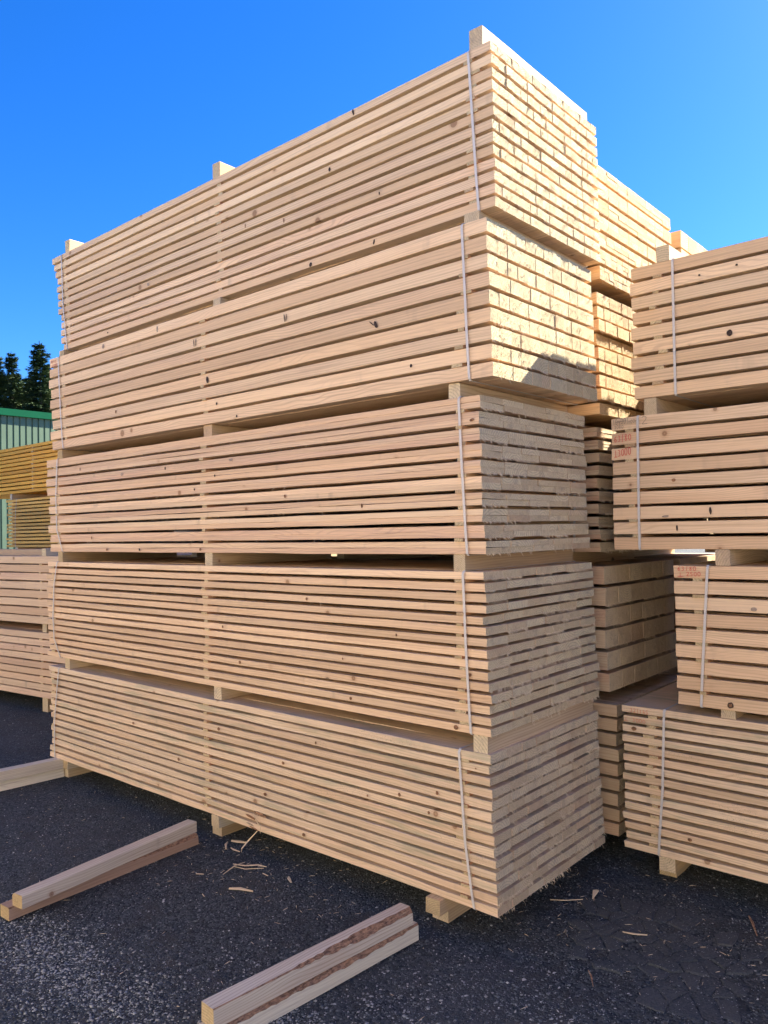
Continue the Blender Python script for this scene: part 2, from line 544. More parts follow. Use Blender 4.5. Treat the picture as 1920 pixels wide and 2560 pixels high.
def scatter_stones(name, pts, sizes, mat, seed):
    """angular crushed stones, one joined mesh"""
    rs = np.random.RandomState(seed)
    N = len(pts)
    base = np.array([(1, 0, 0), (0, 1, 0), (-1, 0, 0), (0, -1, 0), (0, 0, 1), (.1, .1, -1), (.62, .62, .45), (-.62, -.6, .4)], float)
    faces = np.array([(0, 6, 4), (6, 1, 4), (1, 2, 4), (2, 7, 4), (7, 3, 4), (3, 0, 4), (0, 1, 6), (2, 3, 7), (1, 0, 5), (2, 1, 5), (3, 2, 5), (0, 3, 5)])
    V = base[None] * (1 + rs.uniform(-.3, .3, (N, 8, 3)))
    V *= rs.uniform(.55, 1.15, (N, 1, 3)) * np.array([1.15, .9, .62])
    a = rs.uniform(0, 6.283, N)
    ca, sa = np.cos(a)[:, None], np.sin(a)[:, None]
    X, Y = V[..., 0] * ca - V[..., 1] * sa, V[..., 0] * sa + V[..., 1] * ca
    t = rs.uniform(-.5, .5, N)[:, None]
    Z = V[..., 2] * np.cos(t) + X * np.sin(t)
    X = X * np.cos(t) - V[..., 2] * np.sin(t)
    V = np.stack([X, Y, Z], -1) * sizes[:, None, None] + pts[:, None, :]
    Fm = faces[None] + (np.arange(N) * 8)[:, None, None]
    me = bpy.data.meshes.new(name)
    me.vertices.add(N * 8)
    me.vertices.foreach_set('co', V.reshape(-1))
    nf = N * 12
    me.loops.add(nf * 3)
    me.loops.foreach_set('vertex_index', Fm.reshape(-1).astype(np.int32))
    me.polygons.add(nf)
    me.polygons.foreach_set('loop_start', np.arange(0, nf * 3, 3, dtype=np.int32))
    me.polygons.foreach_set('loop_total', np.full(nf, 3, np.int32))
    me.materials.append(mat)
    me.update(calc_edges=True)
    me.validate()
    o = new_obj(name, me)
    o['kind'] = 'stuff'
    return o


def stone_mat(name, a, b):
    T = NT(name)
    g = T.n('ShaderNodeNewGeometry')
    tc = T.n('ShaderNodeTexCoord')
    k = T.noise(tc.outputs['Object'], 160, 2)
    c = T.mix(g.outputs['Random Per Island'], a, b)
    c = T.mix(T.math('MULTIPLY', T.ramp(k, .5, .8), .35), c, tuple(x * .5 for x in a))
    return T.fin(c, .8, .3)


def build_gravel():
    rs = np.random.RandomState(7)
    # denser towards where the yard is seen from close by
    def place(n, dist):
        out = []
        while len(out) < n:
            x, y = dist()
            out.append((x, y, gz(x, y)))
        return np.array(out)
    def wide():
        while True:
            x, y = rs.uniform(-7.5, 2.0), rs.uniform(-2.2, 1.5)
            dd = math.hypot(x - 1.8, y + 2.8)
            if rs.rand() < min(1, (2.6 / dd) ** 2) and y > -2.3 + 0.0:
                return x, y
    P_ = place(60000, wide)
    scatter_stones('dark_gravel', P_, 0.0025 + 0.0060 * rs.rand(len(P_)) ** 2, stone_mat('dark crushed stone', (0.014, 0.020, 0.028), (0.14, 0.155, 0.165)), 3)
    P_ = place(6500, wide)
    scatter_stones('pale_gravel', P_, 0.0018 + 0.0065 * rs.rand(len(P_)) ** 4, stone_mat('pale stone', (0.12, 0.13, 0.15), (0.52, 0.51, 0.49)), 5)
    spots = [(-1.56, -1.18, .34, .16), (-1.24, -1.28, .34, .16), (-0.89, -1.15, .24, .14), (-0.35, -0.90, .20, .12), (-.1, -.6, .25, .2), (-2.1, -1.25, .35, .12), (0.2, -.25, .3, .15), (-.7, -.7, .3, .2)]
    wts = [5, 5, 2.5, 2.6, 1.3, 3, .9, .8]
    wts = np.array(wts) / sum(wts)
    def patchy():
        k = rs.choice(len(spots), p=wts)
        s = spots[k]
        return s[0] + rs.randn() * s[2] * .6, s[1] + rs.randn() * s[3] * .7
    P_ = place(5200, patchy)
    scatter_stones('pale_gravel', P_, 0.0028 + 0.0065 * rs.rand(len(P_)) ** 2, stone_mat('pale chippings', (0.09, 0.105, 0.12), (0.40, 0.40, 0.39)), 9)


build_gravel()


def build_cracked_asphalt():
    rg = random.Random(4)
    seeds = []
    tries = 0
    while len(seeds) < 80 and tries < 6000:
        tries += 1
        x, y = rg.uniform(-.04, 1.0), rg.uniform(.06, .78)
        if ((x - .49) / .50) ** 2 + ((y - .41) / .33) ** 2 > 1:
            continue
        if all(math.hypot(x - a, y - b) > rg.choice((.04, .06, .085, .115)) for a, b in seeds):
            seeds.append((x, y))
    m = None
    T = NT('old asphalt slab')
    tc = T.n('ShaderNodeTexCoord')
    oi = T.n('ShaderNodeObjectInfo')
    k = T.noise(tc.outputs['Object'], 130, 4, .7)
    c = T.mix(T.ramp(k, .35, .7), (0.034, 0.040, 0.046), (0.088, 0.096, 0.104))
    c = T.mix(T.math('MULTIPLY', oi.outputs['Random'], .35), c, (0.10, 0.10, 0.10))
    sp = T.voro(tc.outputs['Object'], 150)
    s_ = T.n('ShaderNodeSeparateXYZ')
    T.l(sp.outputs['Color'], s_.inputs[0])
    c = T.mix(T.math('MULTIPLY', T.math('GREATER_THAN', s_.outputs[0], .95), T.ramp(sp.outputs['Distance'], .5, .3)), c, (.24, .24, .25))
    T.bump(k, .9, .004)
    m = T.fin(c, .85, .25)
    for i, (sx, sy) in enumerate(seeds):
        poly = [(sx - .09, sy - .09), (sx + .09, sy - .09), (sx + .09, sy + .09), (sx - .09, sy + .09)]
        for j, (ox, oy) in enumerate(seeds):
            if i == j or math.hypot(ox - sx, oy - sy) > .3:
                continue
            mx, my, dx, dy = (sx + ox) / 2, (sy + oy) / 2, ox - sx, oy - sy
            new = []
            for q in range(len(poly)):
                a, b = poly[q], poly[(q + 1) % len(poly)]
                da = (a[0] - mx) * dx + (a[1] - my) * dy
                db = (b[0] - mx) * dx + (b[1] - my) * dy
                if da <= 0:
                    new.append(a)
                if da * db < 0:
                    t = da / (da - db)
                    new.append((a[0] + (b[0] - a[0]) * t, a[1] + (b[1] - a[1]) * t))
            poly = new
            if len(poly) < 3:
                break
        if len(poly) < 3:
            continue
        ee = ((sx - .49) / .50) ** 2 + ((sy - .41) / .33) ** 2
        if rg.random() < max(.08, (ee - .25) * 1.1):
            continue
        # subdivide and roughen the outline, leave a crack round it
        pts = []
        for q in range(len(poly)):
            a, b = poly[q], poly[(q + 1) % len(poly)]
            n = max(2, int(math.hypot(b[0] - a[0], b[1] - a[1]) / .014))
            for w in range(n):
                u = w / n
                px, py = a[0] + (b[0] - a[0]) * u, a[1] + (b[1] - a[1]) * u
                px += mnoise.noise(Vector((px * 45, py * 45, 1))) * .006
                py += mnoise.noise(Vector((px * 45, py * 45, 7))) * .006
                L = math.hypot(px - sx, py - sy) + 1e-6
                k = max(.3, 1 - rg.uniform(.002, .006) / L)
                pts.append((sx + (px - sx) * k, sy + (py - sy) * k))
        n = len(pts)
        hgt = rg.uniform(.003, .008)
        g0 = gz(sx, sy)
        V = [(x - sx, y - sy, -.012) for x, y in pts] + [((x - sx) * .985, (y - sy) * .985, hgt * .55) for x, y in pts] + [((x - sx) * .86, (y - sy) * .86, hgt + rg.uniform(-.0007, .0007)) for x, y in pts] + [(0, 0, hgt + .001)]
        F = []
        for q in range(n):
            r_ = (q + 1) % n
            F += [(q, r_, n + r_, n + q), (n + q, n + r_, 2 * n + r_, 2 * n + q), (2 * n + q, 2 * n + r_, 3 * n)]
        new_obj('asphalt_piece', mesh_of('asphalt_piece', V, F, [m], smooth=False), ground, (sx, sy, g0))


build_cracked_asphalt()

# ------------------------------------------------------------------ timber packs
def widths(W, n, rg, jit):
    w = [1 + rg.uniform(-jit, jit) for _ in range(n)]
    s = sum(w)
    return [W * q / s for q in w]


def timber_pack(name, label, cat_group, x1, x0, y0, W, zb, zt, lay, nb, t, side, end, rng, stack=1, yaw=0.0,
                spacers=None, straps=(), lean=0.0, x0lean=0.0, jx=0.0045, jx0=0.014, jit=0.02, gapy=0.0022, frays=None,
                fine=True, stackvar=None, wvar=None, spw=0.045, wav=0.0036, splinter_end=True, nbs=None, ebj=0.0012, jfy=0.0015):
    """a strapped pack of sawn boards. x1: the end at +X, x0: the far end, y0: the long face towards the yard lane.
    Local origin at the near bottom corner (x1, y0, zb), +X along the boards."""
    rg = random.Random(rng)
    root = bpy.data.objects.new(name, None)
    COL.objects.link(root)
    root.location = (x1, y0, zb)
    root.rotation_euler = (0, 0, yaw)
    tag(root, label, 'timber pack', cat_group)
    L = x1 - x0
    H = zt - zb
    g = (H - lay * t) / max(1, lay - 1)
    mats = [side, end]
    bw = W / nb
    ts = t / stack
    front = [board_mesh('board', L, bw, ts - .0004, mats, rg, seg=14 if fine else 4, ch=0.0016, wav=wav if fine else 0.0015, bow=0.0015, fray=0.003) for _ in range(5 if fine else 2)]
    back = [board_mesh('board', L, bw, ts - .0004, mats, rg, 1) for _ in range(2)]
    roots_end = []
    faces_z = []
    for i in range(lay):           # 0 = bottom layer
        z = i * (t + g) + t / 2
        u = 1 - i / max(1, lay - 1)
        lx = rg.gauss(0, jx) + lean * u
        l0 = rg.gauss(0, jx0) + x0lean * u
        fy = rg.gauss(0, jfy)
        st = stack if stackvar is None else stackvar[i % len(stackvar)]
        nn = nb if nbs is None else nbs[i % len(nbs)]
        # the same seams through a whole layer, or one set per board level
        for s in range(st):
            zz = z - t / 2 + (s + .5) * t / st
            if wvar and rg.random() < wvar:
                ws = widths(W, max(2, nn + rg.choice((-1, 0, 1))), rg, jit * 2.5)
            elif s == 0:
                ws = widths(W, nn, rg, jit)
            y = fy
            for b, w in enumerate(ws):
                me = rg.choice(front) if b == 0 or i == lay - 1 and fine else rg.choice(back)
                bx = rg.gauss(0, ebj if b else 0.0006)
                o = new_obj('board', me, root)
                xa = lx + bx                       # near end
                xb = -L + l0 + rg.gauss(0, .004)   # far end
                flip = rg.random() < .5
                o.location = ((xa + xb) / 2, y + w / 2, zz + (rg.gauss(0, .0009) if b == 0 and st == 1 else 0))
                sx = (xa - xb) / L
                o.scale = (sx, (w - gapy * rg.uniform(.3, 1.5)) / bw, (t / st) / ts * .996)
                if flip:
                    o.rotation_euler = (math.pi, 0, 0)
                if splinter_end and s == 0 and frays is not None:
                    nfr = int(w * 100 * frays * rg.choice((0, .1, .4, .8, 1.3, 2.6)) * (.45 if i == 0 else 1))
                    for _ in range(nfr):
                        roots_end.append((xa + .0006, y + rg.uniform(0, w), zz - t / st / 2 + rg.uniform(0, .002)))
                    for _ in range(int(w * 100 * .8) if frays <= 1 else nfr // 6):
                        roots_end.append((xa + .0006, y + rg.uniform(0, w), zz + rg.uniform(-.4, .45) * t))
                y += w
            faces_z.append((z, fy))
    if roots_end:
        slivers('splinters', roots_end, rg, root, M['splinter'])
    # spacers between the layers
    if spacers:
        spm = [board_mesh('spacer', W + .004, spw, g - .0006, [M['spacer'], M['end_orange']], rg, 1) for _ in range(2)]
        for i in range(lay - 1):
            z = (i + 1) * (t + g) - g / 2
            for sx in spacers:
                if isinstance(sx, tuple):
                    xx = sx[0] + (sx[1] - sx[0]) * (1 - i / max(1, lay - 2))
                else:
                    xx = sx
                o = new_obj('spacer', rg.choice(spm), root)
                ww = rg.choice((.7, .85, 1, 1, 1.25))
                o.scale = (1, ww, 1)
                o.location = (xx - x1 + rg.gauss(0, .009), W / 2 + rg.uniform(-.008, .006), z)
                o.rotation_euler = (0, 0, math.pi / 2 + rg.gauss(0, .004))
    for pts in straps:
        # pts: [(x, z) ...] from top to bottom on the long front face, world x and z
        e = .0015
        fr = [(x - x1, z - zb) for x, z in pts]
        path = [(fr[0][0], -.0045, H - .004)]
        for k in range(len(fr) - 1):
            for q in range(5):
                u = q / 5
                path.append((fr[k][0] + (fr[k + 1][0] - fr[k][0]) * u, -.008, min(H - .012, max(.012, fr[k][1] + (fr[k + 1][1] - fr[k][1]) * u))))
        path.append((fr[-1][0], -.0045, .004))
        xl = fr[-1][0]
        path += [(xl, .004, -e - .003), (xl, W - .004, -e - .003), (xl, W + .008, .01), (xl + .01, W + .008, H * .5), (fr[0][0], W + .008, H - .01), (fr[0][0], W - .004, H + e + .003), (fr[0][0], .004, H + e + .003)]
        ribbon('strap', path, .012, (1, 0, 0), M['strap'], root)
    root['dims'] = [x1, y0, zb, W, H, g, t]
    return root


GA = 'packs of boards in the tall front stack'
A = []
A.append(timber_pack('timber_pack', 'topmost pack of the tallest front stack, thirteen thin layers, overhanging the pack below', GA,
    0.022, -3.845, 0.022, 1.0, 3.168, 3.882, 13, 17, .0405, M['warm'], M['end_gold_sunlit'], 11, spacers=[(-.075, -.09), -1.86, (-3.70, -3.63)],
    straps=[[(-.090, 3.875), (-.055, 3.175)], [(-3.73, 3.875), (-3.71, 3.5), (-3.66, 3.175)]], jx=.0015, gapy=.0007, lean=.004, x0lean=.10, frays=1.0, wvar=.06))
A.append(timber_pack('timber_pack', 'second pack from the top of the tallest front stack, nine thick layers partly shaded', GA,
    0.001, -3.868, -.012, .975, 2.440, 3.118, 9, 12, .0615, M['warm'], M['end_gold_sunlit'], 22, spacers=[(-.115, -.15), -1.985, (-3.69, -3.62)],
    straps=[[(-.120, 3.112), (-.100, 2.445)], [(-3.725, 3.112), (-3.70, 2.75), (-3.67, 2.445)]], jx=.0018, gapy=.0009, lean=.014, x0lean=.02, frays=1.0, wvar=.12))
A.append(timber_pack('timber_pack', 'middle pack of the tallest front stack, pinkish wide boards laid two deep', GA,
    -.066, -3.950, -.002, .965, 1.689, 2.372, 10, 5, .0545, M['pink'], M['end'], 33, stack=2, spacers=[-.165, -2.015, (-3.80, -3.76)],
    straps=[[(-.163, 2.36), (-.155, 2.1), (-.138, 1.71)], [(-3.775, 2.36), (-3.80, 2.1), (-3.79, 1.85), (-3.715, 1.71)]], lean=.012, x0lean=.04, frays=1.5, jit=.03, wvar=.18))
A.append(timber_pack('timber_pack', 'fourth pack down in the tallest front stack, fifteen thin layers with ragged splintered ends', GA,
    -.060, -3.958, 0.0, 1.013, .918, 1.613, 15, 6, .0335, M['straw'], M['end'], 44, spacers=[-.185, -2.007, -3.862],
    straps=[[(-.162, 1.605), (-.155, 1.3), (-.140, .93)], [(-3.80, 1.605), (-3.845, 1.45), (-3.865, 1.2), (-3.85, 1.05), (-3.77, .93)]], lean=.024, frays=2.1, jit=.03, wvar=.25, jx=.006))
A.append(timber_pack('timber_pack', 'lowest pack of the tallest front stack, fourteen knotty weathered layers just above the asphalt', GA,
    -.054, -3.925, -.001, 1.009, .173, .841, 14, 7, .0345, M['aged'], M['end_brown'], 55, spacers=[-.185, -2.022, -3.878],
    straps=[[(-.202, .828), (-.19, .62), (-.18, .45), (-.143, .18)], [(-3.785, .828), (-3.81, .7), (-3.855, .45), (-3.862, .2)]], lean=.028, wav=.0055, frays=2.0, jit=.05, wvar=.4, jx=.0065, gapy=.004))

GB = 'packs of boards in the stack close behind the tallest one'
B = []
B.append(timber_pack('timber_pack', 'top pack behind the tallest stack, sunlit ends of many small laths in a grid', GB,
    -.026, -3.9, 1.118, 1.04, 3.119, 3.742, 7, 8, .073, M['orange'], M['end_orange'], 61, stack=3, stackvar=[4, 3, 3, 2, 3, 2, 3], nbs=[18, 14, 11, 8, 8, 8, 8], spacers=[-.3, -2.0, -3.7], frays=.8, fine=False, gapy=.003, wvar=.2, jx=.002, ebj=.0008))
B.append(timber_pack('timber_pack', 'orange nine-layer pack behind the tallest stack, second from the top, half lit', GB,
    -.045, -3.9, 1.118, 1.03, 2.40, 3.056, 9, 13, .060, M['orange'], M['end_orange'], 62, spacers=[-.3, -2.0, -3.7], frays=1.0, fine=False, lean=.0, jx=.005))
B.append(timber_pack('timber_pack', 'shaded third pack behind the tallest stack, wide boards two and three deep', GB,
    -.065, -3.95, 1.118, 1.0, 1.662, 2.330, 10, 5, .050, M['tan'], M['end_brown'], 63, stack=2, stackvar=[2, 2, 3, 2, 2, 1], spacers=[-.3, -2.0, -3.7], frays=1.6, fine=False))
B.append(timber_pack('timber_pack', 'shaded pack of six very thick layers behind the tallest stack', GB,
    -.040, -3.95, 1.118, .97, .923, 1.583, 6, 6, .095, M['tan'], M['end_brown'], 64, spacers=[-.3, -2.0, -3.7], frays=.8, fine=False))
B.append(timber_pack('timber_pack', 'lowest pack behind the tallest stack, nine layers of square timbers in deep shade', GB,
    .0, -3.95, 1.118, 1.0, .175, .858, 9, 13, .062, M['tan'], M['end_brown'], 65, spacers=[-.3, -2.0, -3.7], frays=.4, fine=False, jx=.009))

GR = 'packs of boards in the stack at the right'
RR = []
def rpack(label, x0, L, zb, zt, lay, nb, t, side, seed, spx, straps, **k):
    k.setdefault('frays', None)
    p = timber_pack('timber_pack', label, GR, x0 + L, x0, 1.011, 1.0, zb, zt, lay, nb, t, side, M['end_brown'], seed,
                    spacers=[spx, x0 + L / 2, x0 + L - .15], straps=[straps, [(x0 + L - .25, zt - .01), (x0 + L - .25, zb + .01)]], jx0=.0012, jx=.0012, jfy=0.0, splinter_end=False, **k)
    RR.append(p)
    return p
rpack('top pack of the right-hand stack, nine thick plain layers against the sky', .188, 3.0, 2.432, 3.094, 9, 12, .0595, M['warm'], 71, .315, [(.405, 3.085), (.402, 2.44)])
rpack('right-hand stack pack with red figures and grey pencil scribble on its corner', .068, 3.0, 1.680, 2.347, 9, 12, .060, M['straw'], 72, (.165, .175), [(.209, 2.34), (.201, 1.69)])
rpack('short pack with two rows of red figures on its top board', .368, 2.5, .932, 1.601, 9, 12, .060, M['straw'], 73, (.475, .50), [(.530, 1.595), (.482, .94)])
rpack('lowest pack of the right-hand stack, fifteen thin layers on two stacked beams', .085, 3.0, .176, .890, 15, 7, .0335, M['aged'], 74, (.24, .235), [(.303, .885), (.285, .5), (.256, .18)])

# second tower behind the right-hand one and the thick timbers behind them
GC = 'packs of timbers standing further back'
C_ = []
C_.append(timber_pack('timber_pack', 'stack of thick squared timbers seen above the right-hand stack, sunlit ends', GC,
    -.001, -3.0, 2.25, 1.0, 3.10, 3.689, 5, 7, .108, M['orange'], M['end_orange'], 81, spacers=[-.5, -2.5], frays=None, fine=False, jx=.002))
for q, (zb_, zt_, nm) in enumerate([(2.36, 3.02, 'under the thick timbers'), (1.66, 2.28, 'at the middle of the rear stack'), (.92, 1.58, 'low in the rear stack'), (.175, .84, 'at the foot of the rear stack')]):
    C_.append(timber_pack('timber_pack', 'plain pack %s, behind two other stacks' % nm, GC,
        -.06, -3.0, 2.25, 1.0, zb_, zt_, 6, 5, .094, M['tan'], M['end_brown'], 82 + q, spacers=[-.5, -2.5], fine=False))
D_ = []  # near end extended and unseen top pack added to block stray sun
for q, (zb_, zt_, nm) in enumerate([(2.36, 3.09, 'hidden sun-blocking pack added on top'), (1.62, 2.28, 'third pack'), (.90, 1.54, 'middle pack'), (.175, .82, 'bottom pack')]):
    D_.append(timber_pack('timber_pack', '%s of the reddish stack glimpsed behind the right-hand stack' % nm, GC,
        3.6, .10, 2.30, 1.0, zb_, zt_, 8, 6, .064, M['orange'], M['end_orange'], 90 + q, spacers=[.5, 3.2], fine=False))

for q in range(4):  # unseen stack, added to cast shade on the low left-hand stack
    zb_ = (.175, .93, 1.69, 2.45)[q]
    timber_pack('timber_pack', 'plain pack, %s in the added shading stack hidden behind the left part of the tallest one' % ('lowest', 'second', 'third', 'topmost')[q], GC,
        -3.3, -7.3, 2.2, .78, zb_, zb_ + .67, 7, 5, .08, M['tan'], M['end_brown'], 120 + q, spacers=[-3.6, -7.0], fine=False)

# stack at the left edge, turned a few degrees
GL = 'packs of boards in the low stack at the left'
YAW = R(6.686)
def on_left(x):           # a point of its front face
    return 0.862 + (x + 6.826) * math.tan(YAW)
lx1 = -4.4
LL = []
for lab, zb_, zt_, ln, tt, sd, seed, nb_ in (
        ('upper pack of the low left-hand stack, eight pink layers at eye height', .916, 1.603, 8, .074, 'pink', 101, 8),
        ('lower pack of the low left-hand stack, nine layers over bare asphalt', .175, .832, 9, .0615, 'pink', 102, 7)):
    LL.append(timber_pack('timber_pack', lab, GL, lx1, lx1 - 5.0, on_left(lx1), 1.0, zb_, zt_, ln, nb_, tt, M[sd], M['end'], seed, yaw=YAW,
                          spacers=[lx1 - 1.67, lx1 - 3.3, lx1 - 4.8], fine=True))

# yellow treated stack further off
GY = 'packs of yellow treated boards'
YY = []
YY.append(timber_pack('timber_pack', 'upper pack of bright yellow orange treated boards near the green shed', GY, -8.2, -13.2, 3.0, 1.0, 2.522, 3.282, 12, 7, .048, M['yellow'], M['end_yellow'], 111, spacers=[-8.6, -10.6, -12.9], fine=False))
YY.append(timber_pack('timber_pack', 'lower pack of olive yellow treated boards with a pale strap', GY, -7.5, -11.53, 3.0, 1.0, 1.64, 2.424, 14, 7, .038, M['olive'], M['end_yellow'], 112, spacers=[-7.9, -9.5, -11.34],
          straps=[[(-11.17, 2.42), (-11.22, 2.1), (-11.23, 1.65)]], fine=False, jx0=.03))
YY.append(timber_pack('timber_pack', 'yellow treated pack hidden low behind the left-hand stack', GY, -7.5, -11.5, 3.0, 1.0, .90, 1.55, 10, 7, .048, M['olive'], M['end_yellow'], 113, spacers=[-7.9, -11.3], fine=False))
YY.append(timber_pack('timber_pack', 'lowest yellow treated pack standing on beams', GY, -7.5, -11.5, 3.0, 1.0, .175, .82, 10, 7, .048, M['olive'], M['end_yellow'], 114, spacers=[-7.9, -11.3], fine=False))
# unseen sunlit row behind the camera, added to bounce light onto shaded faces
GO = 'packs in the bounce row added across the lane'
for q, xo in enumerate((-12.2, -7.8, -3.4, 1.0, 5.4, 9.8)):
    for lv in range(4):
        zb_ = .175 + lv * .92
        timber_pack('timber_pack', 'pack %s of the %s stack in the bounce row added across the lane' % (('at the foot', 'second from the ground', 'third from the ground', 'at the top')[lv], ('westernmost', 'second', 'third', 'fourth', 'fifth', 'easternmost')[q]),
            GO, xo + 4.2, xo, -6.5, 1.0, zb_, zb_ + .83, 6, 3, .125, M['bounce_pale'], M['end'], 600 + q * 9 + lv, spacers=None, fine=False)

# ------------------------------------------------------------------ beams
def beam(label, group, x, y, z, L, w, h, mat, endm, seed, rot=math.pi / 2, wane=None, lumps=0.0, cat='timber beam', name='dunnage_beam', chamfer=None):
    """squared beam; (x, y) is the centre of its near end, z its underside, it runs away along rot.
    wane: list of (u, size) giving the bark-covered rounded edge on its +X side top; 'low' the same below"""
    rg = random.Random(seed)
    seg = 44 if wane else 8
    V, F, mi = [], [], []
    for i in range(seg + 1):
        u = i / seg
        c = .004
        if wane:
            for k in range(len(wane) - 1):
                if wane[k][0] <= u <= wane[k + 1][0]:
                    q = (u - wane[k][0]) / max(1e-6, wane[k + 1][0] - wane[k][0])
                    c = wane[k][1] + (wane[k + 1][1] - wane[k][1]) * q
            c = max(.003, c + (rg.uniform(-.004, .004) + mnoise.noise(Vector((u * 9, seed, 0))) * .006) * (1 if c > .006 else .2))
        xx = u * L
        cl = chamfer or .004
        # right-hand side (towards world +X when rot=90deg) is local -Y
        ring = [(-w / 2, 0), (w / 2, 0), (w / 2, h - cl), (w / 2 - cl, h), (-w / 2 + c, h), (-w / 2, h - c)]
        for (a, b) in ring:
            V.append((xx + (rg.uniform(-.002, .002) if i in (0, seg) else 0), a + mnoise.noise(Vector((xx * 3 + seed, a * 9, b * 9))) * .003,
                      b + mnoise.noise(Vector((xx * 3 + seed, b * 9, 4))) * .002))
    n = 6
    for i in range(seg):
        for j in range(n):
            a, b = i * n + j, i * n + (j + 1) % n
            F.append((a, a + n, b + n, b))
            mi.append(2 if (wane and j == 4) else 0)
    F.append(tuple(range(n)))
    mi.append(1)
    F.append(tuple(reversed(range(seg * n, seg * n + n))))
    mi.append(1)
    o = new_obj(name, mesh_of(name, V, F, [mat, endm, M['bark']], mi), None, (x, y, z), (0, 0, rot))
    tag(o, label, cat, group)
    o['kind'] = 'thing'
    return o

EB, EO, EE = M['end_brown'], M['end_orange'], M['end']
GD = 'beams laid between packs'
where = {0: 'at the right end', 1: 'at mid length', 2: 'at the far left end'}
# (left edge x right, mid, left) per level, z bottom, height, width
levels = [
    ('lying on top of the tallest stack', [(-.092, .068), (-1.925, .068), (-3.70, .07)], 3.883, .092),
    ('between the top two packs of the tallest stack', [(-.125, .078), (-1.909, .07), (-3.76, .07)], 3.1185, .0485),
    ('between the second and third packs of the tallest stack', [(-.229, .062), (-2.016, .078), (-3.80, .07)], 2.3725, .0665),
    ('between the third and fourth packs of the tallest stack', [(-.221, .062), (-2.022, .07), (-3.81, .07)], 1.6135, .0745),
    ('between the lowest two packs of the tallest stack', [(-.136, .072), (-1.952, .068), (-3.72, .07)], .8415, .0755),
]
k = 0
for lab, xs_, z, h in levels:
    for q, (xl, w) in enumerate(xs_):
        k += 1
        m_, e_ = (M['beam'], EB) if z < 3.8 else (M['orange'], EE)
        beam('beam %s %s' % (lab, where[q]), GD, xl + w / 2, .030 if z > 3.5 else .008, z, .98, w, h, m_, EO if k % 3 == 0 else EB, 200 + k)
for q, (xl, w, yy, xl2, y2) in enumerate([(-.382, .077, -.035, -.421, .062), (-1.985, .070, .0, -2.05, .055), (-3.80, .075, .02, -3.86, .05)]):
    beam('upper ground beam under the tallest stack %s' % where[q], 'ground beams under the tallest stack', xl + w / 2, yy, .1045, 1.08, w, .0675, M['greybeam'] if q else M['beam'], EO if q != 1 else EB, 240 + q)
    beam('lower ground beam bearing the tallest stack %s' % where[q], 'ground beams under the tallest stack', xl2 + .044, y2, .031, 1.0, .088, .073, M['beam'], EB, 250 + q)
for lv, (lab, z, h, pos) in enumerate([('on top of the right-hand stack', 3.096, .078, (.355, 2.9)), ('under the top pack of the right-hand stack', 2.349, .082, (.272, 2.9)),
                         ('under the pack with pencil scribble at the right', 1.603, .076, (.597, 2.6)), ('under the short pack with two red rows', .892, .039, (.6, 2.6))]):
    for q, xx in enumerate(pos):
        if lv == 3:
            break
        beam('beam %s, %s' % (lab, 'near the strap' if q == 0 else 'towards its hidden end'), GD, xx, 1.015, z, .98, .064, h, M['beam'], EB, 300 + lv * 7 + q)
# the gap under the short pack
for q, xx in enumerate((.600, 2.6)):
    beam('bark-edged beam on the lowest right-hand pack, %s' % ('below the round knot' if q == 0 else 'towards its hidden end'), GD, xx, 1.02, .8915, .98, .064, .040, M['beam'], EB, 330 + q)
for q, xx in enumerate((.262, 2.7)):
    beam('upper ground beam of the right-hand stack, %s' % ('near its corner' if q == 0 else 'at its hidden end'), 'ground beams under the right-hand stack', xx + .03, 1.02, .1045, .98, .078, .0705, M['orange'], EB, 340 + q)
    beam('lower ground beam of the right-hand stack, %s' % ('near its corner' if q == 0 else 'at its hidden end'), 'ground beams under the right-hand stack', xx - .012, 1.13, .031, .85, .084, .073, M['beam'], EO, 350 + q)
for lv, (z, h, lab) in enumerate([(3.057, .061, 'second'), (2.331, .068, 'third'), (1.584, .077, 'fourth'), (.859, .063, 'lowest')]):
    for q, xx in enumerate((-.35, -2.0, -3.7)):
        beam('beam on the %s pack of the stack behind, %s' % (lab, where[q]), GD, xx, 1.13, z, 1.0, .07, h, M['orange'] if lv < 2 else M['beam'], EB, 360 + lv * 5 + q)
for q, xx in enumerate((-.35, -2.0, -3.7)):
    beam('ground beam under the stack behind, %s' % where[q], 'ground beams under the stack behind', xx, 1.16, 0.031, 1.0, .09, .143, M['beam'], EB, 385 + q)
for lv, (z, h, lab) in enumerate([(3.021, .078, 'thick timbers'), (2.281, .078, 'upper plain pack'), (1.581, .078, 'middle plain pack'), (.841, .078, 'low plain pack')]):
    for q, xx in enumerate((-.5, -2.5)):
        beam('beam beneath the %s of the rear stack, %s' % (lab, 'near' if q == 0 else 'far'), GD, xx, 2.27, z, .96, .07, h, M['beam'], EB, 400 + lv * 5 + q)
for q, xx in enumerate((-.5, -2.5)):
    beam('ground beam under the rear stack, %s' % ('near' if q == 0 else 'far'), GD, xx, 2.27, 0.031, .96, .09, .143, M['beam'], EB, 425 + q)
for lv, (z, h, lab) in enumerate([(2.281, .078, 'topmost'), (1.541, .078, 'third'), (.821, .078, 'middle'), (.031, .143, 'bottom')]):
    for q, xx in enumerate((.5, 3.2)):
        beam('beam beneath the %s reddish pack, %s' % (lab, 'near' if q == 0 else 'far'), GD, xx, 2.37, z, .96, .07, h, M['beam'], EB, 430 + lv * 5 + q)
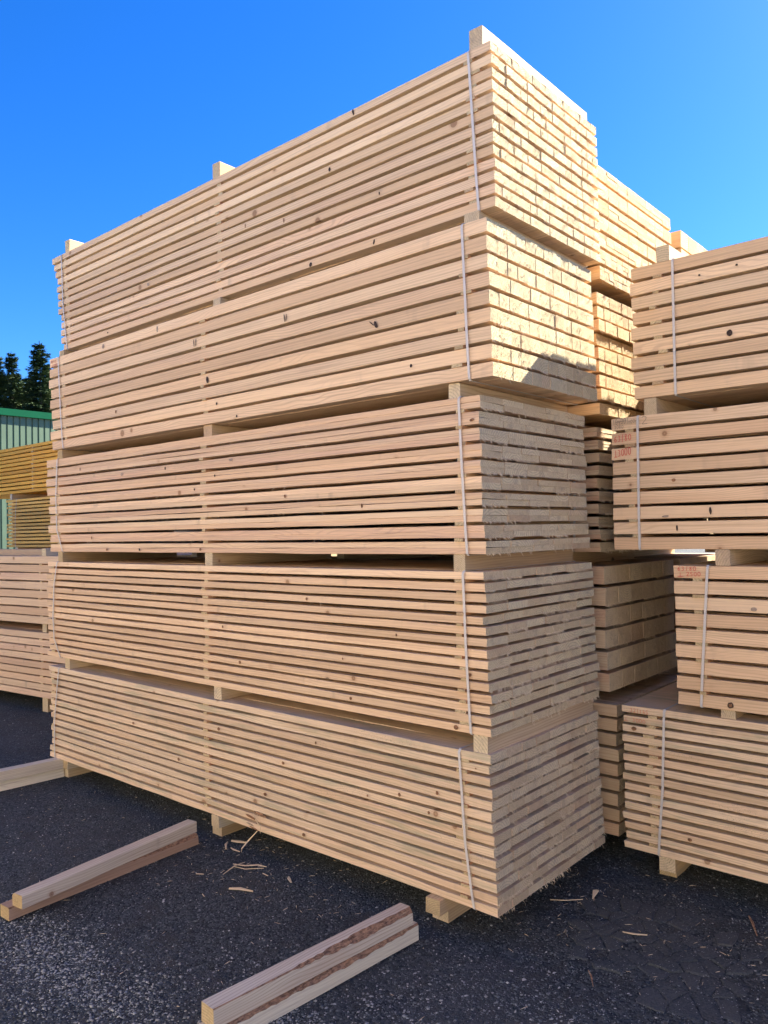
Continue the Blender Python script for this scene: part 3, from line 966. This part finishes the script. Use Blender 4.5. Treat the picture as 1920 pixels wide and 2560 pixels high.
# left-hand stack: beams run square to it
def lbeam(label, along, z, h, seed, depth=.02, w=.075, L=.96, mat=None, rot=None):
    x = lx1 + along * math.cos(YAW) - depth * math.sin(YAW)
    y = on_left(lx1) + along * math.sin(YAW) + depth * math.cos(YAW)
    return beam(label, GD, x, y, z, L, w, h, mat or M['beam'], EE, seed, rot=(YAW + math.pi / 2) if rot is None else rot)
for q, al in enumerate((-1.65, -3.2, -4.7)):
    lbeam('beam between the two packs of the low left-hand stack, %s' % where[q], al, .833, .082, 450 + q)
    lbeam('ground beam under the low left-hand stack, %s' % where[q], al, .031, .143, 455 + q, w=.09)
lbeam('pale beam end on top of the low left-hand stack', -1.65, 1.6045, .078, 460, mat=M['greybeam'])
lbeam('dark grained beam lying lengthwise on the low left-hand stack', -4.45, 1.6045, .07, 461, depth=.16, L=2.72, mat=M['tan'], rot=YAW)
for q, xx in enumerate((-11.38, -8.6)):
    beam('beam under the bright yellow upper pack, %s' % ('near its open end' if q == 0 else 'far end'), GD, xx, 3.0, 2.425, .98, .07, .096, M['beam'], EB, 470 + q)
for q, xx in enumerate((-11.2, -7.9)):
    beam('beam beneath the olive yellow pack, %s' % ('left' if q == 0 else 'right'), GD, xx, 3.0, 1.551, .98, .07, .088, M['beam'], EB, 475 + q)
    beam('beam above the lowest yellow pack, %s' % ('left' if q == 0 else 'right'), GD, xx, 3.0, .821, .98, .07, .078, M['beam'], EB, 480 + q)
    beam('ground beam under the yellow stack, %s' % ('left' if q == 0 else 'right'), GD, xx, 3.0, 0.031, .98, .08, .143, M['beam'], EB, 485 + q)

# loose pairs of ground beams waiting for the next stack
GG = 'loose ground beams in front of the tallest stack'
def loose(label, p0, p1, z, w, h, mat, endm, seed, wane=None, chamfer=None):
    d = Vector((p1[0] - p0[0], p1[1] - p0[1]))
    return beam(label, GG, p0[0], p0[1], z, d.length, w, h, mat, endm, seed, rot=math.atan2(d.y, d.x), wane=wane, chamfer=chamfer)
loose('upper beam of the nearest loose pair, bark along its broken top edge', (-.470, -1.146), (-.392, -.159), .1055, .076, .0695, M['greybeam'], EO, 501,
      wane=[(0, .003), (.28, .004), (.36, .008), (.5, .015), (.72, .024), (.86, .018), (1, .022)])
loose('lower beam of the nearest loose pair, reddish bark strip along one edge', (-.466, -1.17), (-.386, -.135), .033, .084, .0720, M['greybeam'], EB, 502,
      wane=[(0, .014), (.2, .016), (.4, .021), (.7, .020), (1, .010)])
loose('upper beam of the middle loose pair, knotty, with a chamfered end', (-1.898, -1.158), (-2.046, -.095), .0905, .078, .0600, M['greybeam'], EO, 503, chamfer=.012)
loose('lower beam of the middle loose pair, reddish and askew on the ground', (-1.962, -1.190), (-2.018, -.100), .031, .080, .0590, M['brownbeam'], EO, 504,
      wane=[(0, .006), (.5, .008), (.85, .016), (1, .014)])
loose('upper beam of the far loose pair leading out of view', (-3.94, -1.05), (-3.824, .024), .1050, .080, .0700, M['greybeam'], EB, 505)
loose('lower beam of the far loose pair leading out of view', (-3.95, -1.05), (-3.862, .045), .031, .084, .0735, M['greybeam'], EB, 506)

# ------------------------------------------------------------------ writing on the packs
def wr(pack, text, x, z, h, adv, mat, dy=-.0042, **k):
    x1, y0, zb = pack['dims'][:3]
    handwriting(text, pack, x - x1, z - zb, h, adv, mat, dy, **k)

def lz(pack, i_from_top):
    x1, y0, zb, W, H, g, t = pack['dims']
    return zb + H - (i_from_top + 1) * t - i_from_top * g      # underside of that layer
P2, P3, P4 = RR[1], RR[2], RR[3]
wr(P2, '63/80', .082, lz(P2, 1) + .014, .034, .0185, M['red'], slope=.06)
wr(P2, 'L3000', .080, lz(P2, 2) + .014, .036, .0185, M['red'], slope=.10)
wr(P2, '10400/', .076, lz(P2, 0) + .026, .028, .0145, M['pencil'], lw=.0015, slope=.05)
wr(P2, 'n00n', .160, lz(P2, 0) + .028, .020, .012, M['pencil'], lw=.0013)
wr(P2, '-', .098, lz(P2, 0) + .026, .030, .040, M['pencil'], lw=.0018)
wr(P2, '3080', .083, lz(P2, 0) + .006, .017, .013, M['pencil'], lw=.0013)
wr(P2, '2', .226, lz(P2, 0) + .016, .040, .042, M['pencil'], lw=.0018)
wr(P3, '63/80', .388, lz(P3, 0) + .036, .019, .018, M['red'], lw=.0022)
wr(P3, 'L', .386, lz(P3, 0) + .008, .020, .032, M['red'], lw=.0022)
wr(P3, '2500', .428, lz(P3, 0) + .010, .019, .018, M['red'], lw=.0022)
wr(P4, '32/145', .128, lz(P4, 0) + .004, .022, .016, M['fadered'], lw=.002, slope=-.02)
wr(P4, 'L', .094, lz(P4, 1) + .005, .018, .026, M['fadered'], lw=.002)
wr(P4, '3000', .138, lz(P4, 1) + .005, .018, .018, M['fadered'], lw=.002)
wr(A[1], '75/115', -3.845, 3.084, .018, .014, M['fadered'], lw=.0035)
wr(A[1], 'L4000', -3.838, 3.055, .018, .018, M['fadered'], lw=.0035)

# ------------------------------------------------------------------ knots and marks that can be picked out
def kn(pack, x, z, a, b, tilt=0.0, mat='knot', dy=-.0036):
    x1, y0, zb = pack['dims'][:3]
    disc('knot', pack, x - x1, dy, z - zb, a * .88, b * .88, tilt, M[mat])

def fz(pack, layer, f):
    x1, y0, zb, W, H, g, t = pack['dims']
    return zb + H - layer * (t + g) - t * (1 - f)
kn(A[0], -.78, fz(A[0], 0, .55), .006, .018, .2); kn(A[0], -.95, fz(A[0], 4, .4), .008, .012)
kn(A[0], -1.30, fz(A[0], 7, .5), .004, .016, .1, 'knotbrown'); kn(A[0], -.62, fz(A[0], 8, .5), .004, .009)
kn(A[0], -1.62, fz(A[0], 6, .5), .004, .014, 0, 'knotbrown'); kn(A[0], -2.6, fz(A[0], 8, .4), .012, .012, 0, 'dirtmark')
kn(A[0], -.66, fz(A[0], 12, .5), .006, .014, -.3); kn(A[0], -1.1, fz(A[0], 12, .35), .011, .013, -.3); kn(A[0], -3.1, fz(A[0], 12, .5), .008, .006)
kn(A[1], -1.27, fz(A[1], 2, .45), .0035, .024, .12); kn(A[1], -1.255, fz(A[1], 2, .45), .003, .022, -.22)
kn(A[1], -2.07, fz(A[1], 2, .5), .003, .026, .1); kn(A[1], -2.05, fz(A[1], 2, .5), .003, .026, -.08)
kn(A[1], -.63, fz(A[1], 4, .45), .010, .020, .5); kn(A[1], -.655, fz(A[1], 4, .6), .003, .022, .9)
kn(A[1], -1.945, fz(A[1], 5, .42), .011, .023, .15); kn(A[1], -.42, fz(A[1], 7, .5), .007, .009); kn(A[1], -1.86, fz(A[1], 7, .5), .007, .009)
kn(A[1], -2.95, fz(A[1], 6, .5), .008, .012, 0, 'knotbrown'); kn(A[1], -1.68, fz(A[1], 8, .25), .007, .008)
kn(A[1], -2.45, fz(A[1], 0, .5), .010, .022, .1, 'dirtmark'); kn(A[1], -3.1, fz(A[1], 0, .5), .016, .018, 0, 'dirtmark')
for x, l, f, a, b, m_ in [(-2.9, 2, .5, .018, .012, 'dirtmark'), (-2.4, 2, .6, .006, .010, 'knot'), (-3.45, 1, .5, .004, .012, 'knotbrown'), (-1.9, 3, .5, .006, .008, 'knot'), (-.1, 1, .35, .013, .007, 'knotbrown'),
                      (-.75, 6, .4, .006, .012, 'knotbrown'), (-2.1, 4, .5, .006, .008, 'knot'), (-1.3, 5, .4, .008, .010, 'knotbrown'), (-3.3, 8, .5, .006, .012, 'knotbrown'), (-3.1, 9, .3, .012, .010, 'knotbrown'),
                      (-2.7, 9, .3, .008, .010, 'knot'), (-2.05, 9, .35, .010, .009, 'knotbrown'), (-1.75, 2, .7, .020, .009, 'dirtmark')]:
    kn(A[2], x, fz(A[2], l, f), a, b, .1, m_)
for x, l, f, a, b in [(-1.15, 3, .5, .007, .009), (-.55, 6, .5, .005, .008), (-1.85, 7, .5, .006, .009), (-.9, 9, .5, .004, .006), (-1.7, 11, .5, .010, .010), (-.14, 9, .5, .010, .009), (-.85, 13, .5, .009, .008), (-.22, 14, .5, .013, .011)]:
    kn(A[3], x, fz(A[3], l, f), a, b, .1, 'knotbrown')
for x, l, f, a, b in [(-.12, 1, .5, .004, .004), (-.33, 4, .5, .008, .010), (-.38, 6, .5, .007, .008), (-1.1, 2, .5, .006, .008), (-1.9, 3, .5, .012, .011), (-1.35, 5, .5, .011, .009), (-.75, 6, .5, .006, .006), (-2.3, 8, .5, .010, .010), (-1.5, 9, .5, .014, .010), (-1.2, 12, .5, .012, .010), (-2.8, 5, .5, .012, .010), (-.55, 5, .4, .008, .010)]:
    kn(A[4], x, fz(A[4], l, f), a, b, .1, 'knotbrown')
kn(RR[0], .66, fz(RR[0], 5, .45), .014, .017); kn(RR[0], .53, fz(RR[0], 1, .45), .005, .005); kn(RR[0], .70, fz(RR[0], 1, .6), .006, .005)
kn(RR[1], .38, fz(RR[1], 4, .55), .011, .009, 0, 'knotbrown'); kn(RR[1], .55, fz(RR[1], 6, .5), .0065, .019, .05); kn(RR[1], .39, fz(RR[1], 7, .45), .0045, .016)
kn(RR[1], .335, fz(RR[1], 6, .15), .018, .006, .1, 'dirtmark')
kn(RR[2], .615, fz(RR[2], 8, .42), .0155, .0155); kn(RR[2], .615, fz(RR[2], 8, .42), .010, .010, 0, 'knotbrown', dy=-.0048)
kn(RR[2], .73, fz(RR[2], 2, .3), .016, .010, 0, 'dirtmark'); kn(RR[3], .145, fz(RR[3], 2, .6), .014, .012, 0, 'knotbrown')
kn(RR[3], .41, fz(RR[3], 12, .5), .011, .009, 0, 'knotbrown')

# ------------------------------------------------------------------ torn wood and litter
def strip(name, pts, w0, w1, th, mat, up=(0, 0, 1)):
    """a bent sliver of wood following pts"""
    P_ = [Vector(p) for p in pts]
    n = len(P_)
    V, F = [], []
    for i, p in enumerate(P_):
        u = i / (n - 1)
        w = (w0 + (w1 - w0) * u) * (.35 if i in (0, n - 1) else 1)
        d = (P_[min(i + 1, n - 1)] - P_[max(i - 1, 0)]).normalized()
        s = d.cross(Vector(up))
        s = s.normalized() if s.length > 1e-4 else Vector((1, 0, 0))
        nn = s.cross(d).normalized()
        V += [p - s * w / 2, p + s * w / 2, p + s * w / 2 * .8 + nn * th, p - s * w / 2 * .8 + nn * th]
    for i in range(n - 1):
        for j in range(4):
            a, b = i * 4 + j, i * 4 + (j + 1) % 4
            F.append((a, b, b + 4, a + 4))
    F += [(3, 2, 1, 0), tuple(n * 4 - 4 + q for q in range(4))]
    return mesh_of(name, V, F, [mat])

def litter(label, pts, w0, w1, mat='splinter', th=.003, group='splinters of wood lying on the asphalt', name='wood_splinter', cat='wood splinter', up=(0, 0, 1)):
    pts = [(1.8203 + (x - 1.8203) * .9806, -2.8069 + (y + 2.8069) * .9806, z + .031) if z < .1 else (x, y, z) for x, y, z in pts]
    o0 = Vector(pts[0])
    o = new_obj(name, strip(name, [Vector(p) - o0 for p in pts], w0, w1, th, M[mat], up), None, o0)
    return tag(o, label, cat, group)
g0 = .004
litter('long pale splinter leaning from the broken board down to the asphalt', [(-1.562, -.012, .176), (-1.63, -.02, .11), (-1.70, -.01, .05), (-1.755, .030, g0)], .010, .005, up=(0, 1, 0))
litter('stubby pale splinter at the foot of the leaning one', [(-1.765, .028, g0), (-1.81, .022, g0 + .003), (-1.85, .032, g0)], .012, .014)
litter('short blunt pale offcut near the leaning splinter', [(-1.925, .095, g0), (-1.88, .11, g0 + .002), (-1.83, .135, g0)], .022, .020, th=.008)
litter('twisted grey splinter left of the leaning one', [(-1.935, .075, g0), (-1.90, .035, .012), (-1.86, .005, g0)], .012, .016, 'splinter')
litter('thin crossed brown splinter below the leaning one', [(-1.63, -.045, g0), (-1.62, -.12, .014), (-1.60, -.215, g0)], .007, .005, 'splinter')
litter('bent brown bark shred under the crossed splinter', [(-1.655, -.105, g0 + .004), (-1.58, -.085, .012), (-1.535, -.03, .010), (-1.49, -.01, g0)], .010, .013, 'splinter')
litter('curved thin shred beside the bark shred', [(-1.64, -.118, g0), (-1.56, -.10, g0), (-1.49, -.03, g0)], .004, .004)
litter('small white chip nearest the middle of the yard', [(-1.445, -.075, g0), (-1.40, -.078, g0)], .009, .013)
litter('pale leaf-shaped chip between the loose beams and the stack', [(-1.31, -.015, g0), (-1.285, -.035, .008), (-1.245, -.055, g0)], .012, .022)
litter('flat pale wedge of wood in front of the loose pair', [(-1.44, -.30, g0), (-1.39, -.272, .008), (-1.32, -.245, g0)], .030, .010, th=.006)
litter('upright pale chip on the asphalt right of the stack corner', [(.010, .835, .004), (.022, .795, .018), (.034, .735, .004)], .045, .012)
litter('yellowish stick on the cracked asphalt', [(.285, .515, .012), (.33, .52, .016), (.38, .555, .012)], .010, .012)
litter('long brown stick at the right edge of the cracked asphalt', [(.665, 1.02, g0), (.70, .955, .010), (.745, .86, g0)], .013, .010, 'bark', th=.005)
litter('thin brown stick near the lower cracked asphalt', [(.30, .155, g0), (.33, .12, .008), (.365, .065, g0)], .008, .006, 'bark')
litter('thin pale stick in the shade by the stack corner', [(-.12, .60, g0), (-.06, .64, g0), (0, .70, g0)], .003, .003)
litter('small pale splinter left of the nearest loose beams', [(-1.50, -.42, g0), (-1.47, -.43, g0)], .006, .008)
litter('short white splinter by the middle loose pair', [(-1.72, -.30, g0), (-1.68, -.28, g0 + .002)], .008, .010)

def wood_crumbs():
    rg = random.Random(77)
    V, F = [], []
    def add(x, y, L, w):
        a = rg.uniform(0, 6.28)
        z = gz(x, y) + .004
        d = Vector((math.cos(a), math.sin(a), rg.uniform(-.1, .15))) * L / 2
        s = Vector((-math.sin(a), math.cos(a), 0)) * w / 2
        p = Vector((x, y, z))
        n = len(V)
        V.extend([p - d - s * .4, p - d + s * .4, p + d + s, p + d - s, p + Vector((0, 0, w * .5))])
        F.extend([(n, n + 1, n + 2, n + 3), (n, n + 1, n + 4), (n + 1, n + 2, n + 4), (n + 2, n + 3, n + 4), (n + 3, n, n + 4)])
    for _ in range(430):
        q = rg.random()
        if q < .35:
            x, y = rg.uniform(-.3, .9), rg.uniform(.2, 1.1)
        elif q < .7:
            x, y = rg.gauss(-1.5, .5), rg.gauss(-.1, .25)
        else:
            x, y = rg.uniform(-4, 1), rg.uniform(-1.2, .6)
        add(x, y, rg.uniform(.006, .035), rg.uniform(.0015, .004))
    o = new_obj('wood_crumbs', mesh_of('wood_crumbs', V, F, [M['splinter']]))
    o['kind'] = 'stuff'
wood_crumbs()

# torn spot on the lowest pack: lifted fibres
def tear():
    x1, y0, zb = A[4]['dims'][:3]
    rg = random.Random(9)
    for a, b in [([(-1.60, -.006, .262), (-1.56, -.022, .240), (-1.535, -.012, .205), (-1.53, -.018, .172)], 'strip'),
                 ([(-1.53, -.010, .190), (-1.49, -.020, .200), (-1.41, -.006, .216)], 'strip')]:
        me = strip('torn_fibre', [Vector(p) - Vector((x1, y0, zb)) for p in a], .007, .005, .002, M['bark' if b == 'x' else 'splinter'], up=(0, 1, 0))
        new_obj('torn_fibre', me, A[4])
    for (x, z, a, b, m_) in [(-1.62, .236, .045, .007, 'knotbrown'), (-1.63, .196, .03, .006, 'dirtmark'), (-1.60, .180, .04, .004, 'knotbrown'), (-1.545, .268, .05, .008, 'bark')]:
        disc('torn_spot', A[4], x - x1, -.0035, z - zb, a, b, -.12, M[m_], rg=rg)
tear()
# fibres hanging from the long edges of the middle pack
def long_fibres(pack, n, seed, lay):
    rg = random.Random(seed)
    x1, y0, zb, W, H, g, t = pack['dims']
    roots = []
    for _ in range(n):
        i = rg.choice(lay)
        c = rg.gauss(rg.choice((-1.2, -2.2, -2.7, -3.2)), .25)
        roots.append((max(-3.7, min(-.2, c)), -.0035, H - i * (t + g) - t + .001))
    slivers('splinters', roots, rg, pack, M['splinter'], .006, .028, .0012, out=(0, -1, 0))
long_fibres(A[2], 260, 3, [0, 1, 4, 5, 6, 8])
long_fibres(A[3], 50, 4, [3, 8, 12])
long_fibres(A[0], 60, 5, [3, 7, 11])

# ------------------------------------------------------------------ green shed
def shed():
    root = bpy.data.objects.new('metal_shed', None)
    COL.objects.link(root)
    root.location = (-22, 12, 0)
    tag(root, 'pale green ribbed metal shed with a dark green eaves strip behind the yellow boards', 'shed')
    y0_, y1_ = -16.0, 16.0
    pitch, H = .19, 5.44
    V, F = [], []
    prof = []
    y = y0_
    while y < y1_:
        prof += [(0, y), (0, y + .135), (-.032, y + .148), (-.032, y + .177)]
        y += pitch
    for (x, yy) in prof:
        V += [(x, yy, 0), (x, yy, H)]
    for i in range(len(prof) - 1):
        F.append((i * 2, i * 2 + 2, i * 2 + 3, i * 2 + 1))
    n = len(V)
    V += [(-14, y0_, 0), (-14, y0_, H), (-14, y1_, 0), (-14, y1_, H)]
    F += [(n, 0, 1, n + 1), (len(prof) * 2 - 2, n + 2, n + 3, len(prof) * 2 - 1), (n + 2, n, n + 1, n + 3)]
    new_obj('ribbed_wall', mesh_of('ribbed_wall', V, F, [M['wall_green']]), root)
    def box(name, a, b, m):
        (xa, ya, za), (xb, yb, zb) = a, b
        v = [(x, y, z) for x in (xa, xb) for y in (ya, yb) for z in (za, zb)]
        f = [(0, 1, 3, 2), (4, 6, 7, 5), (0, 4, 5, 1), (2, 3, 7, 6), (0, 2, 6, 4), (1, 5, 7, 3)]
        new_obj(name, mesh_of(name, v, f, [m]), root)
    box('fascia', (.02, y0_ - .1, H), (.10, y1_ + .1, H + .20), M['trim_green'])
    v = [(.02, y0_, H + .17), (.02, y1_, H + .17), (-7, y1_, H + .9), (-7, y0_, H + .9), (-14, y1_, H + .05), (-14, y0_, H + .05)]
    new_obj('roof', mesh_of('roof', v, [(0, 1, 2, 3), (3, 2, 4, 5)], [M['roof_green']]), root)
shed()

# ------------------------------------------------------------------ conifers beyond the shed
def leaf_mat(name, a, b, c_):
    T = NT(name)
    g = T.n('ShaderNodeNewGeometry')
    tc = T.n('ShaderNodeTexCoord')
    k = T.noise(tc.outputs['Object'], 1.1, 3)
    c = T.mix(g.outputs['Random Per Island'], a, b)
    c = T.mix(T.math('MULTIPLY', T.ramp(k, .45, .7), .6), c, c_)
    m = T.fin(c, .8, .15)
    return m
LEAF = [leaf_mat('spruce needles', (0.026, 0.055, 0.034), (0.095, 0.14, 0.07), (0.17, 0.19, 0.07)),
        leaf_mat('larch needles', (0.05, 0.085, 0.04), (0.13, 0.165, 0.075), (0.18, 0.19, 0.09))]
TRUNK = plain('tree bark', (0.13, 0.10, 0.08), .9, .1, .3, 3)

def conifer(label, x, y, H, rad, seed, mat, sparse=1.0):
    rs = np.random.RandomState(seed)
    root = bpy.data.objects.new('conifer_tree', None)
    COL.objects.link(root)
    root.location = (x, y, 0)
    tag(root, label, 'tree', 'conifers beyond the green shed')
    n = 10
    V, F = [], []
    for i in range(n + 1):
        u = i / n
        r_ = .22 * (1 - u) + .015
        for j in range(7):
            a = j / 7 * 6.283
            V.append((math.cos(a) * r_ + math.sin(u * 3) * .1, math.sin(a) * r_, u * H))
    for i in range(n):
        for j in range(7):
            F.append((i * 7 + j, i * 7 + (j + 1) % 7, (i + 1) * 7 + (j + 1) % 7, (i + 1) * 7 + j))
    new_obj('trunk', mesh_of('trunk', V, F, [TRUNK]), root)
    tris = []
    z = 1.8
    while z < H - .05:
        u = (H - z) / H
        R0 = rad * (u ** .72) * rs.uniform(.6, 1.2) + .10
        nb_ = int(rs.uniform(6, 10))
        a0 = rs.rand() * 6.28
        for b in range(nb_):
            a = a0 + b * 6.283 / nb_ + rs.uniform(-.35, .35)
            Lb = R0 * rs.uniform(.55, 1.2)
            rise = rs.uniform(.0, .28) if u < .35 else rs.uniform(-.25, .12)
            m_ = int((24 + Lb * 58) * sparse)
            for q in range(m_):
                s = rs.rand() ** .9
                r_ = Lb * s
                spread = .34 * Lb * (1 - s * .75) * rs.uniform(-1, 1)
                px = math.cos(a) * r_ - math.sin(a) * spread
                py = math.sin(a) * r_ + math.cos(a) * spread
                pz = z + rise * r_ - .16 * s * s * Lb + rs.uniform(-.10, .05) + .10 * s
                sz = rs.uniform(.05, .13) * (1.15 if s < .8 else .8)
                da = a + rs.uniform(-1.0, 1.0)
                dx, dy, dz = math.cos(da) * sz * 1.7, math.sin(da) * sz * 1.7, rs.uniform(-.7, .5) * sz
                sx, sy = -math.sin(da) * sz * .55, math.cos(da) * sz * .55
                tris.append(((px - sx, py - sy, pz), (px + sx, py + sy, pz + rs.uniform(-.03, .03)), (px + dx, py + dy, pz + dz)))
        z += rs.uniform(.16, .30)
    # leader
    for q in range(14):
        tris.append(((-.03, 0, H - .3 + q * .03), (.03, 0, H - .3 + q * .03), (rs.uniform(-.12, .12), rs.uniform(-.12, .12), H - .25 + q * .035)))
    arr = np.array(tris).reshape(-1, 3)
    nt = len(tris)
    me = bpy.data.meshes.new('crown')
    me.vertices.add(nt * 3)
    me.vertices.foreach_set('co', arr.reshape(-1))
    me.loops.add(nt * 3)
    me.loops.foreach_set('vertex_index', np.arange(nt * 3, dtype=np.int32))
    me.polygons.add(nt)
    me.polygons.foreach_set('loop_start', np.arange(0, nt * 3, 3, dtype=np.int32))
    me.polygons.foreach_set('loop_total', np.full(nt, 3, np.int32))
    me.materials.append(mat)
    me.update(calc_edges=True)
    new_obj('crown', me, root)

CX, CY, CZ = 1.8203, -2.8069, 1.8
def at(dx, dy, slope, d):
    return CX + dx * d, CY + dy * d, CZ + slope * d
for (dx, dy, sl, d, rad, seed, mt, sp, lab) in [
        (-.902, .431, .227, 50, 3.4, 1, 0, 1.0, 'tallest dark spruce, beside the tall stack of boards'),
        (-.915, .404, .212, 52, 2.7, 2, 0, .75, 'thin-topped spruce left of the tallest one'),
        (-.921, .390, .209, 50, 3.2, 3, 1, .9, 'yellowish green conifer at the left edge of the trees'),
        (-.908, .418, .184, 54, 3.2, 4, 0, 1.0, 'low dark spruce filling the dip between two taller ones'),
        (-.893, .450, .205, 56, 3.2, 5, 0, .9, 'spruce mostly hidden by the tall stack of boards'),
        (-.932, .362, .200, 55, 3.2, 6, 0, .9, 'dark spruce just beyond the left edge of the shed roof view'),
        (-.880, .475, .215, 53, 3.4, 7, 1, .9, 'olive conifer wholly behind the tall stack of boards')]:
    x, y, z = at(dx, dy, sl, d)
    conifer(lab, x, y, z, rad, seed, LEAF[mt], sp)
for dx, dy, sl, d, seed, rad, mt, lab in [(-.9125, .409, .190, 57, 21, 3.4, 1, 'blunt olive conifer between the two pointed spruces'), (-.9055, .4245, .193, 57, 22, 3.2, 0, 'short spruce just left of the tallest one'),
        (-.899, .438, .199, 58, 23, 3.4, 0, 'broad spruce right behind the tallest one'), (-.918, .397, .188, 58, 24, 3.6, 0, 'broad spruce left of the thin-topped one')]:
    x, y, z = at(dx, dy, sl, d)
    conifer(lab, x, y, z, rad, seed, LEAF[mt], 1.0)
for dx, dy, sl, d, seed, lab in [(-.911, .411, .172, 62, 11, 'rear spruce whose top just clears its neighbours'), (-.898, .440, .178, 64, 12, 'rear spruce deep in the gap by the stack'), (-.922, .385, .180, 63, 13, 'rear spruce behind the yellowish conifer')]:
    x, y, z = at(dx, dy, sl, d)
    conifer(lab, x, y, z, 3.6, seed, LEAF[0], .8)
